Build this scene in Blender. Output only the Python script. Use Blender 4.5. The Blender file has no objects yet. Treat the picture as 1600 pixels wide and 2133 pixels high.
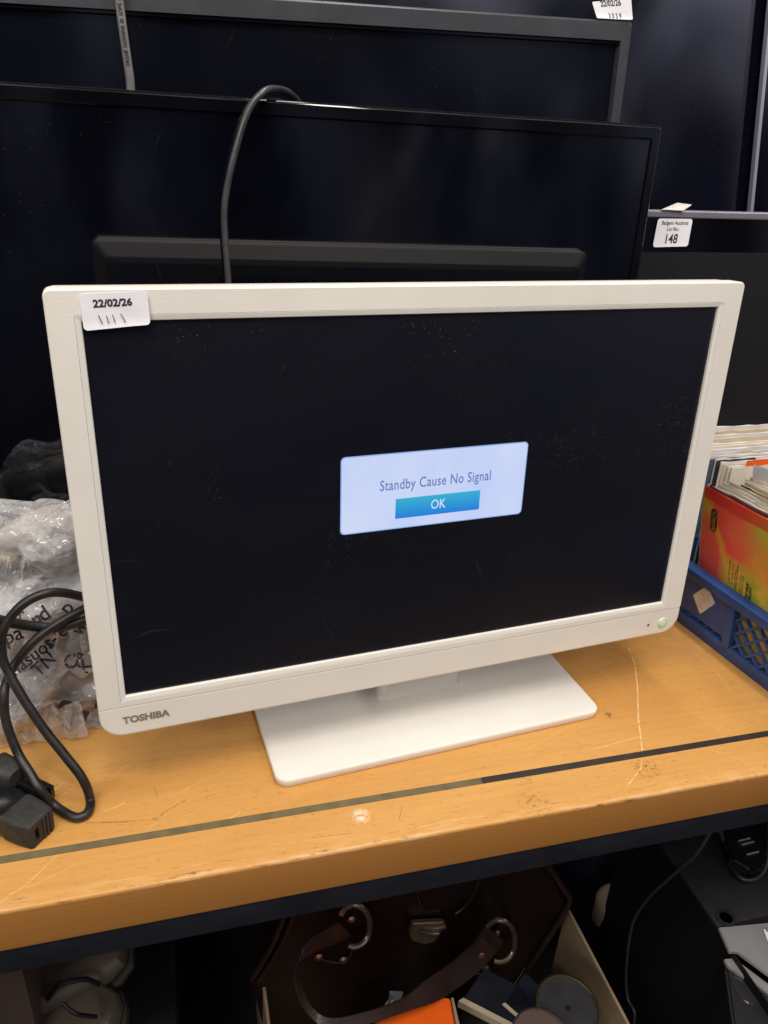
import bpy, bmesh, math, random
from mathutils import Vector, Matrix, noise
from mathutils.bvhtree import BVHTree
random.seed(7)
S = bpy.context.scene
COL = S.collection
PI = math.pi
def RZ(a): return Matrix.Rotation(a, 4, 'Z')
def RX(a): return Matrix.Rotation(a, 4, 'X')
def RY(a): return Matrix.Rotation(a, 4, 'Y')
def TR(x, y, z): return Matrix.Translation((x, y, z))

# ------------------------------------------------------------------ camera
FPX = 1612.84
CAM_P = Vector((-0.20944, -0.56548, 0.53268))
CAM_R = RZ(-0.283816) @ RX(1.116814) @ RZ(0.058281)
cd = bpy.data.cameras.new('camera')
cam = bpy.data.objects.new('camera', cd); COL.objects.link(cam)
cam.matrix_world = Matrix.Translation(CAM_P) @ CAM_R
cd.sensor_fit = 'VERTICAL'; cd.sensor_height = 24.0; cd.lens = FPX / 2133 * 24.0
cd.clip_start = 0.02; cd.clip_end = 60
S.camera = cam
# ------------------------------------------------------------------ world
w = bpy.data.worlds.new('World'); S.world = w; w.use_nodes = True
nt = w.node_tree; nt.nodes.clear()
def N(nt, t, **kw):
    n = nt.nodes.new(t)
    for k, v in kw.items(): setattr(n, k, v)
    return n
wo = N(nt, 'ShaderNodeOutputWorld'); bg = N(nt, 'ShaderNodeBackground')
tc = N(nt, 'ShaderNodeTexCoord'); sep = N(nt, 'ShaderNodeSeparateXYZ')
rmp = N(nt, 'ShaderNodeValToRGB'); mr = N(nt, 'ShaderNodeMapRange')
nt.links.new(tc.outputs['Generated'], sep.inputs[0])
# dim shop interior: dark near the floor, paler towards the walls and the ceiling
mx = N(nt, 'ShaderNodeMath', operation='MULTIPLY_ADD'); mx.inputs[1].default_value = 0.20
nt.links.new(sep.outputs['X'], mx.inputs[0]); nt.links.new(sep.outputs['Z'], mx.inputs[2])
nz = N(nt, 'ShaderNodeTexNoise'); nz.inputs['Scale'].default_value = 3.4; nz.inputs['Detail'].default_value = 1.5; nz.inputs['Distortion'].default_value = .8
mpn = N(nt, 'ShaderNodeMapping'); mpn.inputs['Scale'].default_value = (1.6, 1.6, 0.7)
nt.links.new(tc.outputs['Generated'], mpn.inputs[0]); nt.links.new(mpn.outputs[0], nz.inputs['Vector'])
ma = N(nt, 'ShaderNodeMath', operation='MULTIPLY_ADD'); ma.inputs[1].default_value = 0.9
nt.links.new(nz.outputs[0], ma.inputs[0]); nt.links.new(mx.outputs[0], ma.inputs[2])
mr.inputs['From Min'].default_value = -0.25; mr.inputs['From Max'].default_value = 1.35
nt.links.new(ma.outputs[0], mr.inputs[0]); nt.links.new(mr.outputs[0], rmp.inputs[0])
cr = rmp.color_ramp
cr.elements[0].position = 0.0; cr.elements[0].color = (0.014, 0.012, 0.011, 1)
cr.elements[1].position = 1.0; cr.elements[1].color = (0.55, 0.56, 0.62, 1)
for ps, c in ((0.40, (0.018, 0.02, 0.028, 1)), (0.53, (0.055, 0.06, 0.10, 1)), (0.62, (0.17, 0.18, 0.25, 1)), (0.72, (0.5, 0.51, 0.66, 1))):
    e = cr.elements.new(ps); e.color = c
n2 = N(nt, 'ShaderNodeTexNoise'); n2.inputs['Scale'].default_value = 1.0; n2.inputs['Detail'].default_value = 3; n2.inputs['Distortion'].default_value = .4
mp2 = N(nt, 'ShaderNodeMapping'); mp2.inputs['Scale'].default_value = (9, 9, 3.2); nt.links.new(tc.outputs['Generated'], mp2.inputs[0]); nt.links.new(mp2.outputs[0], n2.inputs['Vector'])
m2r = N(nt, 'ShaderNodeMapRange'); m2r.inputs[1].default_value = .42; m2r.inputs[2].default_value = .62; m2r.inputs[3].default_value = .22; m2r.inputs[4].default_value = 2.1
nt.links.new(n2.outputs[0], m2r.inputs[0])
sc2 = N(nt, 'ShaderNodeVectorMath', operation='SCALE'); n3 = N(nt, 'ShaderNodeTexNoise'); n3.inputs['Scale'].default_value = 5; n3.inputs['Detail'].default_value = 1; nt.links.new(tc.outputs['Generated'], n3.inputs['Vector'])
m3r = N(nt, 'ShaderNodeMapRange'); m3r.inputs[1].default_value = .45; m3r.inputs[2].default_value = .62; nt.links.new(n3.outputs[0], m3r.inputs[0])
wm = N(nt, 'ShaderNodeMix', data_type='RGBA', blend_type='MULTIPLY'); wm.inputs[7].default_value = (1.0, .80, .62, 1)
nt.links.new(m3r.outputs[0], wm.inputs[0]); nt.links.new(rmp.outputs[0], wm.inputs[6])
nt.links.new(wm.outputs[2], sc2.inputs[0]); nt.links.new(m2r.outputs[0], sc2.inputs['Scale'])
nt.links.new(sc2.outputs[0], bg.inputs[0]); bg.inputs[1].default_value = 0.8
nt.links.new(bg.outputs[0], wo.inputs[0])
# ------------------------------------------------------------------ lamps: ceiling tubes of the shop, plus an added fill at left
def lamp(name, loc, aim, sx, sy, power, col):
    l = bpy.data.lights.new(name, 'AREA'); l.shape = 'RECTANGLE'; l.size = sx; l.size_y = sy
    l.energy = power; l.color = col
    o = bpy.data.objects.new(name, l); COL.objects.link(o)
    o.location = loc; o.rotation_euler = (Vector(aim) - Vector(loc)).to_track_quat('-Z', 'Y').to_euler()
lamp('tube_or_fill', (-0.35, -0.92, 2.1), (0, 0, 0.1), 1.5, 0.16, 30, (1.0, 0.935, 0.835))
lamp('tube_or_fill', (0.25, 0.02, 2.1), (0.1, 0.0, 0), 1.5, 0.16, 20, (1.0, 0.95, 0.88))
lamp('tube_or_fill', (-1.7, -1.7, 1.7), (0.1, 0, 0.15), 1.4, 0.25, 21, (1.0, 0.94, 0.86))  # added fill from the left, brightens the red sleeve, crate and bezel
lamp('tube_or_fill', (1.7, -1.3, 1.9), (0.2, 0, 0.1), 1.2, 0.3, 14, (1.0, 0.94, 0.88))
# ------------------------------------------------------------------ exposure
S.view_settings.view_transform = 'Standard'; S.view_settings.look = 'None'
S.view_settings.exposure = 0.0; S.view_settings.gamma = 1.0; S.view_settings.use_curve_mapping = False
S.cycles.max_bounces = 10; S.cycles.transparent_max_bounces = 16
S.cycles.caustics_reflective = False; S.cycles.caustics_refractive = False

# ================================================================== helpers
def ray(px, py):
    d = Vector(((px - 800) / FPX, -(py - 1066.5) / FPX, -1.0))
    return CAM_R.to_3x3() @ d
def at(px, py, axis, val):                       # point of the world plane (axis = val) behind a photo pixel
    d = ray(px, py); t = (val - CAM_P[axis]) / d[axis]
    return CAM_P + d * t
def at_plane(px, py, P, n):
    d = ray(px, py); t = ((Vector(P) - CAM_P).dot(n)) / d.dot(n)
    return CAM_P + d * t

WM = {}
def tag(o, label=None, cat=None, group=None, kind=None):
    if label: o['label'] = label
    if cat: o['category'] = cat
    if group: o['group'] = group
    if kind: o['kind'] = kind
    return o
def empty(name, loc, rz=0.0):
    o = bpy.data.objects.new(name, None); COL.objects.link(o)
    o.location = loc; o.rotation_euler = (0, 0, rz); o.empty_display_size = 0.02
    WM[o] = TR(*loc) @ RZ(rz)
    return o
def thing(name, loc, label, cat, group=None, rz=0.0):
    return tag(empty(name, loc, rz), label, cat, group)
def mesh_obj(name, me, mat, parent=None, smooth=True, angle=35):
    """me is in world coordinates; becomes a child of parent (or a top-level object with its origin at its base)"""
    o = bpy.data.objects.new(name, me); COL.objects.link(o)
    if parent is not None:
        me.transform(WM[parent].inverted()); o.parent = parent; WM[o] = WM[parent]
    else:
        c = Vector((0, 0, 0))
        if len(me.vertices):
            xs = [v.co for v in me.vertices]
            c = Vector((sum(v.x for v in xs) / len(xs), sum(v.y for v in xs) / len(xs), min(v.z for v in xs)))
        me.transform(Matrix.Translation(-c)); o.location = c; WM[o] = Matrix.Translation(c)
    for m in (mat if isinstance(mat, (list, tuple)) else [mat]): me.materials.append(m)
    if smooth:
        for p in me.polygons: p.use_smooth = True
        try: me.set_sharp_from_angle(angle=math.radians(angle))
        except Exception: pass
    return o

class MB:
    def __init__(s, M=None): s.bm = bmesh.new(); s.M = M or Matrix.Identity(4)
    def v(s, p): return s.bm.verts.new(s.M @ Vector(p))
    def box(s, lo, hi, bev=0.0, seg=2, M=None):
        t = bmesh.new()
        M = M or Matrix.Identity(4)
        c = [t.verts.new((x, y, z)) for z in (lo[2], hi[2]) for y in (lo[1], hi[1]) for x in (lo[0], hi[0])]
        for f in ((0, 2, 3, 1), (4, 5, 7, 6), (0, 1, 5, 4), (2, 6, 7, 3), (0, 4, 6, 2), (1, 3, 7, 5)): t.faces.new([c[i] for i in f])
        if bev: bmesh.ops.bevel(t, geom=t.edges[:] , offset=bev, segments=seg, affect='EDGES', profile=0.6)
        s.add(t, M)
    def add(s, t, M=None):
        mp = {}
        M = s.M @ (M or Matrix.Identity(4))
        for v in t.verts: mp[v] = s.bm.verts.new(M @ v.co)
        for f in t.faces:
            try: s.bm.faces.new([mp[v] for v in f.verts])
            except ValueError: pass
        t.free()
    def loft(s, loops, cap0=False, cap1=False, close=True):
        rows = [[s.v(p) for p in L] for L in loops]
        n = len(rows[0])
        for a, b in zip(rows, rows[1:]):
            for i in range(n if close else n - 1):
                j = (i + 1) % n
                s.bm.faces.new((a[i], a[j], b[j], b[i]))
        if cap0: s.bm.faces.new(rows[0][::-1])
        if cap1: s.bm.faces.new(rows[-1])
    def poly(s, pts): s.bm.faces.new([s.v(p) for p in pts])
    def prism(s, pts, vec, bev=0.0):
        """pts: planar polygon, extruded by vec"""
        t = bmesh.new(); vec = Vector(vec)
        a = [t.verts.new(Vector(p)) for p in pts]; b = [t.verts.new(Vector(p) + vec) for p in pts]
        t.faces.new(a); t.faces.new(b[::-1]); n = len(a)
        for i in range(n): t.faces.new((a[i], b[i], b[(i + 1) % n], a[(i + 1) % n]))
        bmesh.ops.recalc_face_normals(t, faces=t.faces[:])
        if bev: bmesh.ops.bevel(t, geom=t.edges[:], offset=bev, segments=2, affect='EDGES')
        s.add(t)
    def cyl(s, c, r, h, axis=(0, 0, 1), seg=32, r2=None, bev=0):
        q = Vector((0, 0, 1)).rotation_difference(Vector(axis)).to_matrix().to_4x4()
        M = Matrix.Translation(Vector(c)) @ q
        r2 = r if r2 is None else r2
        prof = [(r, 0), (r2, h)] if not bev else [(r - bev, 0), (r, bev), (r2, h - bev), (r2 - bev, h)]
        s.lathe(prof, M, seg, True)
    def lathe(s, prof, M, seg=32, caps=False):
        loops = [[M @ Vector((r * math.cos(2 * PI * i / seg), r * math.sin(2 * PI * i / seg), z)) for i in range(seg)] for r, z in prof]
        s.loft(loops, caps, caps)
    def tube(s, pts, r, seg=10, res=8, r2=None, up=None, closed=False, wob=0):
        P = catmull(pts, res, closed)
        n = len(P); fr = []
        u = Vector(up) if up else None
        loops = []; prev = None
        for i in range(n):
            a = P[(i - 1) % n] if (closed or i > 0) else P[i]; b = P[(i + 1) % n] if (closed or i < n - 1) else P[i]
            t = (b - a).normalized()
            if prev is None:
                u0 = u if u else (Vector((0, 0, 1)) if abs(t.z) < .9 else Vector((1, 0, 0)))
                x = u0 - t * u0.dot(t)
            else:
                x = (u if u else prev); x = x - t * x.dot(t)
            x.normalize(); prev = x; y = t.cross(x)
            ra = r(i / (n - 1)) if callable(r) else r
            rb = ra if r2 is None else r2
            loops.append([P[i] + x * (ra * math.cos(2 * PI * k / seg)) + y * (rb * math.sin(2 * PI * k / seg)) for k in range(seg)])
        if closed: loops.append(loops[0])
        s.loft(loops, not closed, not closed)
    def obj(s, name, mat, parent=None, smooth=True, angle=35, label=None, merge=0):
        if merge: bmesh.ops.remove_doubles(s.bm, verts=s.bm.verts[:], dist=merge)
        bmesh.ops.recalc_face_normals(s.bm, faces=s.bm.faces[:])
        me = bpy.data.meshes.new(name); s.bm.to_mesh(me); s.bm.free()
        o = mesh_obj(name, me, mat, parent, smooth, angle)
        if label: o['label'] = label
        return o
def catmull(pts, res=8, closed=False):
    pts = [Vector(p) for p in pts]; n = len(pts); out = []
    rng = range(n) if closed else range(n - 1)
    for i in rng:
        g = (lambda k: pts[k % n]) if closed else (lambda k: pts[min(max(k, 0), n - 1)])
        p0, p1, p2, p3 = g(i - 1), g(i), g(i + 1), g(i + 2)
        for k in range(res):
            t = k / res
            out.append(0.5 * ((2 * p1) + (p2 - p0) * t + (2 * p0 - 5 * p1 + 4 * p2 - p3) * t * t + (3 * p1 - p0 - 3 * p2 + p3) * t ** 3))
    if not closed: out.append(pts[-1])
    return out
def rrect(x0, x1, z0, z1, r, y, seg=6):
    """rounded rectangle loop in the local x-z plane at depth y; r = radius or (bl, br, tr, tl)"""
    if not isinstance(r, (tuple, list)): r = (r,) * 4
    out = []
    for (cx, cz, a0, rr) in ((x0 + r[0], z0 + r[0], PI, r[0]), (x1 - r[1], z0 + r[1], 1.5 * PI, r[1]), (x1 - r[2], z1 - r[2], 0, r[2]), (x0 + r[3], z1 - r[3], .5 * PI, r[3])):
        for k in range(seg + 1):
            a = a0 + k * .5 * PI / seg
            out.append((cx + rr * math.cos(a), y, cz + rr * math.sin(a)))
    return out
def text(string, size, M, mat, parent, name='lettering', bold=0.0, shear=0.0, xs=1.0, align='CENTER', extrude=0.0, spacing=1.0, fn=None):
    """M maps local (x right, y up, z out) to the world"""
    c = bpy.data.curves.new('t', 'FONT'); c.body = string; c.size = size; c.align_x = align; c.align_y = 'CENTER'
    c.offset = bold; c.shear = shear; c.extrude = extrude; c.space_character = spacing; c.resolution_u = 3
    o = bpy.data.objects.new('t', c); COL.objects.link(o)
    dg = bpy.context.evaluated_depsgraph_get()
    me = bpy.data.meshes.new_from_object(o.evaluated_get(dg)); bpy.data.objects.remove(o); bpy.data.curves.remove(c)
    me.transform(Matrix.Diagonal((xs, 1, 1, 1)))
    if fn:
        for v in me.vertices: v.co = fn(v.co)
    else: me.transform(M)
    me.materials.clear()
    me.name = name
    return mesh_obj(name, me, mat, parent, smooth=False)
def strokes(lines, wd, M, mat, parent, name='handwriting'):
    m = MB()
    for L in lines:
        P = [Vector((x, y, 0)) for x, y in L]
        for a, b in zip(P, P[1:]):
            t = (b - a).normalized(); nn = Vector((-t.y, t.x, 0)) * wd / 2
            m.poly([M @ q for q in (a - nn - t * wd * .3, b - nn + t * wd * .3, b + nn + t * wd * .3, a + nn - t * wd * .3)])
    return m.obj(name, mat, parent, smooth=False)

# ------------------------------------------------------------------ materials
def pr(name, col, rough=0.5, spec=0.5, metal=0.0, coat=0.0, coat_rough=0.1, bump=0.0, bscale=300, bdetail=3, mottle=0.0, mscale=8, rough_var=0.0, emit=None, estr=0.0, sheen=0.0):
    m = bpy.data.materials.new(name); m.use_nodes = True
    t = m.node_tree; b = t.nodes['Principled BSDF']
    b.inputs['Base Color'].default_value = (*col, 1); b.inputs['Roughness'].default_value = rough
    b.inputs['Specular IOR Level'].default_value = spec; b.inputs['Metallic'].default_value = metal
    b.inputs['Coat Weight'].default_value = coat; b.inputs['Coat Roughness'].default_value = coat_rough
    b.inputs['Sheen Weight'].default_value = sheen
    if emit: b.inputs['Emission Color'].default_value = (*emit, 1); b.inputs['Emission Strength'].default_value = estr
    tcn = N(t, 'ShaderNodeTexCoord')
    if bump:
        n = N(t, 'ShaderNodeTexNoise'); n.inputs['Scale'].default_value = bscale; n.inputs['Detail'].default_value = bdetail
        t.links.new(tcn.outputs['Object'], n.inputs['Vector'])
        bp = N(t, 'ShaderNodeBump'); bp.inputs['Strength'].default_value = bump; bp.inputs['Distance'].default_value = 0.001
        t.links.new(n.outputs[0], bp.inputs['Height']); t.links.new(bp.outputs[0], b.inputs['Normal'])
    if mottle or rough_var:
        n = N(t, 'ShaderNodeTexNoise'); n.inputs['Scale'].default_value = mscale; n.inputs['Detail'].default_value = 5
        t.links.new(tcn.outputs['Object'], n.inputs['Vector'])
    if mottle:
        mpr = N(t, 'ShaderNodeMapRange'); mpr.inputs['From Min'].default_value = .3; mpr.inputs['From Max'].default_value = .7
        mpr.inputs['To Min'].default_value = 1 - mottle; mpr.inputs['To Max'].default_value = 1 + mottle * .6
        t.links.new(n.outputs[0], mpr.inputs[0])
        vm = N(t, 'ShaderNodeVectorMath', operation='SCALE'); vm.inputs[0].default_value = col
        t.links.new(mpr.outputs[0], vm.inputs['Scale']); t.links.new(vm.outputs[0], b.inputs['Base Color'])
    if rough_var:
        mp2 = N(t, 'ShaderNodeMapRange'); mp2.inputs['To Min'].default_value = max(0, rough - rough_var); mp2.inputs['To Max'].default_value = rough + rough_var
        t.links.new(n.outputs[0], mp2.inputs[0]); t.links.new(mp2.outputs[0], b.inputs['Roughness'])
    return m
def mth(t, op, a, b=None, c=None, clamp=False):
    n = N(t, 'ShaderNodeMath', operation=op, use_clamp=clamp)
    for i, x in enumerate((a, b, c)):
        if x is None: continue
        if isinstance(x, (int, float)): n.inputs[i].default_value = x
        else: t.links.new(x, n.inputs[i])
    return n.outputs[0]
def mixc(t, fac, a, b):
    n = N(t, 'ShaderNodeMix', data_type='RGBA')
    for i, x in ((0, fac), (6, a), (7, b)):
        if isinstance(x, (int, float)): n.inputs[i].default_value = x
        elif isinstance(x, tuple): n.inputs[i].default_value = (*x, 1) if len(x) == 3 else x
        else: t.links.new(x, n.inputs[i])
    return n.outputs[2]
def noise_n(t, vec, scale, detail=3, rough=.5, sc=None, dist=0):
    if sc:
        mp = N(t, 'ShaderNodeMapping'); mp.inputs['Scale'].default_value = sc; t.links.new(vec, mp.inputs[0]); vec = mp.outputs[0]
    n = N(t, 'ShaderNodeTexNoise'); n.inputs['Scale'].default_value = scale; n.inputs['Detail'].default_value = detail
    n.inputs['Roughness'].default_value = rough; n.inputs['Distortion'].default_value = dist
    t.links.new(vec, n.inputs['Vector']); return n.outputs[0]
def rng(t, x, a, b, lo=0.0, hi=1.0):
    n = N(t, 'ShaderNodeMapRange'); n.inputs[1].default_value = a; n.inputs[2].default_value = b; n.inputs[3].default_value = lo; n.inputs[4].default_value = hi
    t.links.new(x, n.inputs[0]); return n.outputs[0]
def screen_mat(name, col, rough, dust=0.0, dscale=420, spec=0.5, smear=0.0, dmin=.72):
    m = pr(name, col, rough, spec); t = m.node_tree; b = t.nodes['Principled BSDF']
    tcn = N(t, 'ShaderNodeTexCoord'); v = tcn.outputs['Object']
    c = None
    if dust:
        vo = N(t, 'ShaderNodeTexVoronoi'); vo.inputs['Scale'].default_value = dscale; t.links.new(v, vo.inputs['Vector'])
        sp = N(t, 'ShaderNodeSeparateColor'); t.links.new(vo.outputs['Color'], sp.inputs[0])
        big = rng(t, noise_n(t, v, 9, 3), .38, .65)
        rad = mth(t, 'MULTIPLY', rng(t, sp.outputs[0], dmin, 1.0, 0, .24), big)
        msk = mth(t, 'LESS_THAN', vo.outputs['Distance'], rad)
        msk = mth(t, 'MULTIPLY', msk, rng(t, sp.outputs[1], 0, 1, .1, dust))
        c = mixc(t, msk, col, (.5, .5, .48))
        # a few hair-fine scratches
        wv = noise_n(t, v, 2.2, 2, .5, None, 1.5)
        ln = mth(t, 'LESS_THAN', mth(t, 'ABSOLUTE', mth(t, 'SUBTRACT', wv, .5)), .0009)
        ln = mth(t, 'MULTIPLY', ln, rng(t, noise_n(t, v, 14, 2), .58, .7, 0, .035))
        c = mixc(t, ln, c, (.45, .45, .45))
        t.links.new(c, b.inputs['Base Color'])
    if smear:
        sm = noise_n(t, v, 6, 5, .6, (1, 1, 2.2))
        t.links.new(rng(t, sm, .3, .75, max(.02, rough - smear), rough + smear), b.inputs['Roughness'])
    return m

M_WHITE = pr('white_grained_plastic', (0.80, 0.765, 0.685), 0.42, 0.4, bump=0.13, bscale=620, bdetail=2, mottle=0.05, mscale=12)
M_WHITE_GLOSS = pr('white_gloss_plastic', (0.79, 0.76, 0.69), 0.13, 0.5, bump=0.05, bscale=60, mottle=0.03, mscale=20)
M_WHITE_BASE = pr('white_satin_plastic', (0.79, 0.765, 0.705), 0.33, 0.45, mottle=0.03, mscale=14)
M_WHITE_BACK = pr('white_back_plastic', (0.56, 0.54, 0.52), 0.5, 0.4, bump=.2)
M_SCREEN = screen_mat('matte_black_screen', (0.0045, 0.0055, 0.0100), 0.31, dust=.50, dscale=640, dmin=.52, spec=.7, smear=.04)
M_GLASS = screen_mat('glossy_black_glass', (0.0018, 0.0022, 0.0045), 0.035, dust=.015, dscale=420, smear=.03, spec=.85)
M_GLASS_B = screen_mat('semi_gloss_black_glass', (0.003, 0.0038, 0.0068), 0.09, dust=.05, dscale=420, smear=.04, spec=.7)
M_GLASS_C = screen_mat('bluish_black_glass', (0.003, 0.0032, 0.008), 0.06, dust=.06, dscale=380, smear=.03, spec=1.0)
M_PIANO = pr('piano_black_plastic', (0.0025, 0.0025, 0.0035), 0.07, 0.6, rough_var=.05, mscale=30)
M_PIANO_DUST = pr('dusty_black_plastic', (0.012, 0.012, 0.014), 0.3, 0.5, mottle=.6, mscale=120, bump=.4, bscale=700)
M_GREYBEZ = pr('charcoal_brushed_bezel', (0.040, 0.042, 0.048), 0.36, 0.5, mottle=.15, mscale=40)
M_SILVER = pr('silver_bezel', (0.42, 0.42, 0.46), 0.3, 0.5, metal=.75, mottle=.1, mscale=25)
M_SILVER_BLUE = pr('blue_grey_bezel', (0.27, 0.28, 0.36), 0.35, 0.5, metal=.4)
M_BLACKBACK = pr('black_matte_plastic', (0.012, 0.012, 0.013), 0.55)
M_CABLE = pr('black_rubber_cable', (0.016, 0.015, 0.015), 0.42, 0.5, mottle=.5, mscale=90, rough_var=.12)
M_CABLE_GREY = pr('grey_pvc_cable', (0.05, 0.05, 0.053), 0.33, 0.6, mottle=.35, mscale=60)
M_CABLE_PALE = pr('pale_grey_flat_cable', (0.16, 0.155, 0.15), 0.3, 0.6, mottle=.2, mscale=40)
M_RUBBER = pr('grey_black_rubber', (0.032, 0.030, 0.028), 0.6, 0.4, mottle=.4, mscale=140, bump=.2, bscale=800)
M_GLOSSBLK = pr('gloss_black_plug', (0.008, 0.008, 0.010), 0.16, 0.5, rough_var=.06, mscale=80)
M_PAPER = pr('white_label_paper', (0.84, 0.83, 0.86), 0.45, 0.4, bump=.3, bscale=70, mottle=.03, mscale=50)
M_PAPER_OLD = pr('grubby_white_label', (0.74, 0.69, 0.64), 0.6, 0.3, mottle=.25, mscale=90)
M_INK = pr('black_ink', (0.02, 0.02, 0.022), 0.5)
M_INK_GREY = pr('grey_pen_ink', (0.10, 0.10, 0.13), 0.5)
M_LOGO = pr('grey_brown_print', (0.25, 0.20, 0.17), 0.4)
M_BLUE = pr('blue_crate_plastic', (0.020, 0.066, 0.235), 0.38, 0.5, mottle=.2, mscale=30, bump=.15, bscale=120)
M_METALBEAM = pr('black_steel_beam', (0.011, 0.0125, 0.019), 0.5, 0.4, mottle=.35, mscale=25, bump=.2, bscale=90)

# ================================================================== setting
M_WALL = pr('dark_painted_wall', (0.05, 0.05, 0.055), 0.8, mottle=.2)
m = MB(); m.box((-3, .80, -1.3), (3, .9, 3)); tag(m.obj('wall', M_WALL), kind='structure')
M_FLOOR = pr('dark_floor', (0.035, 0.032, 0.03), 0.8, mottle=.4, mscale=4)
m = MB(); m.box((-3, -2, -1.05), (3, .8, -1.0)); tag(m.obj('floor', M_FLOOR), kind='structure')

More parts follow.
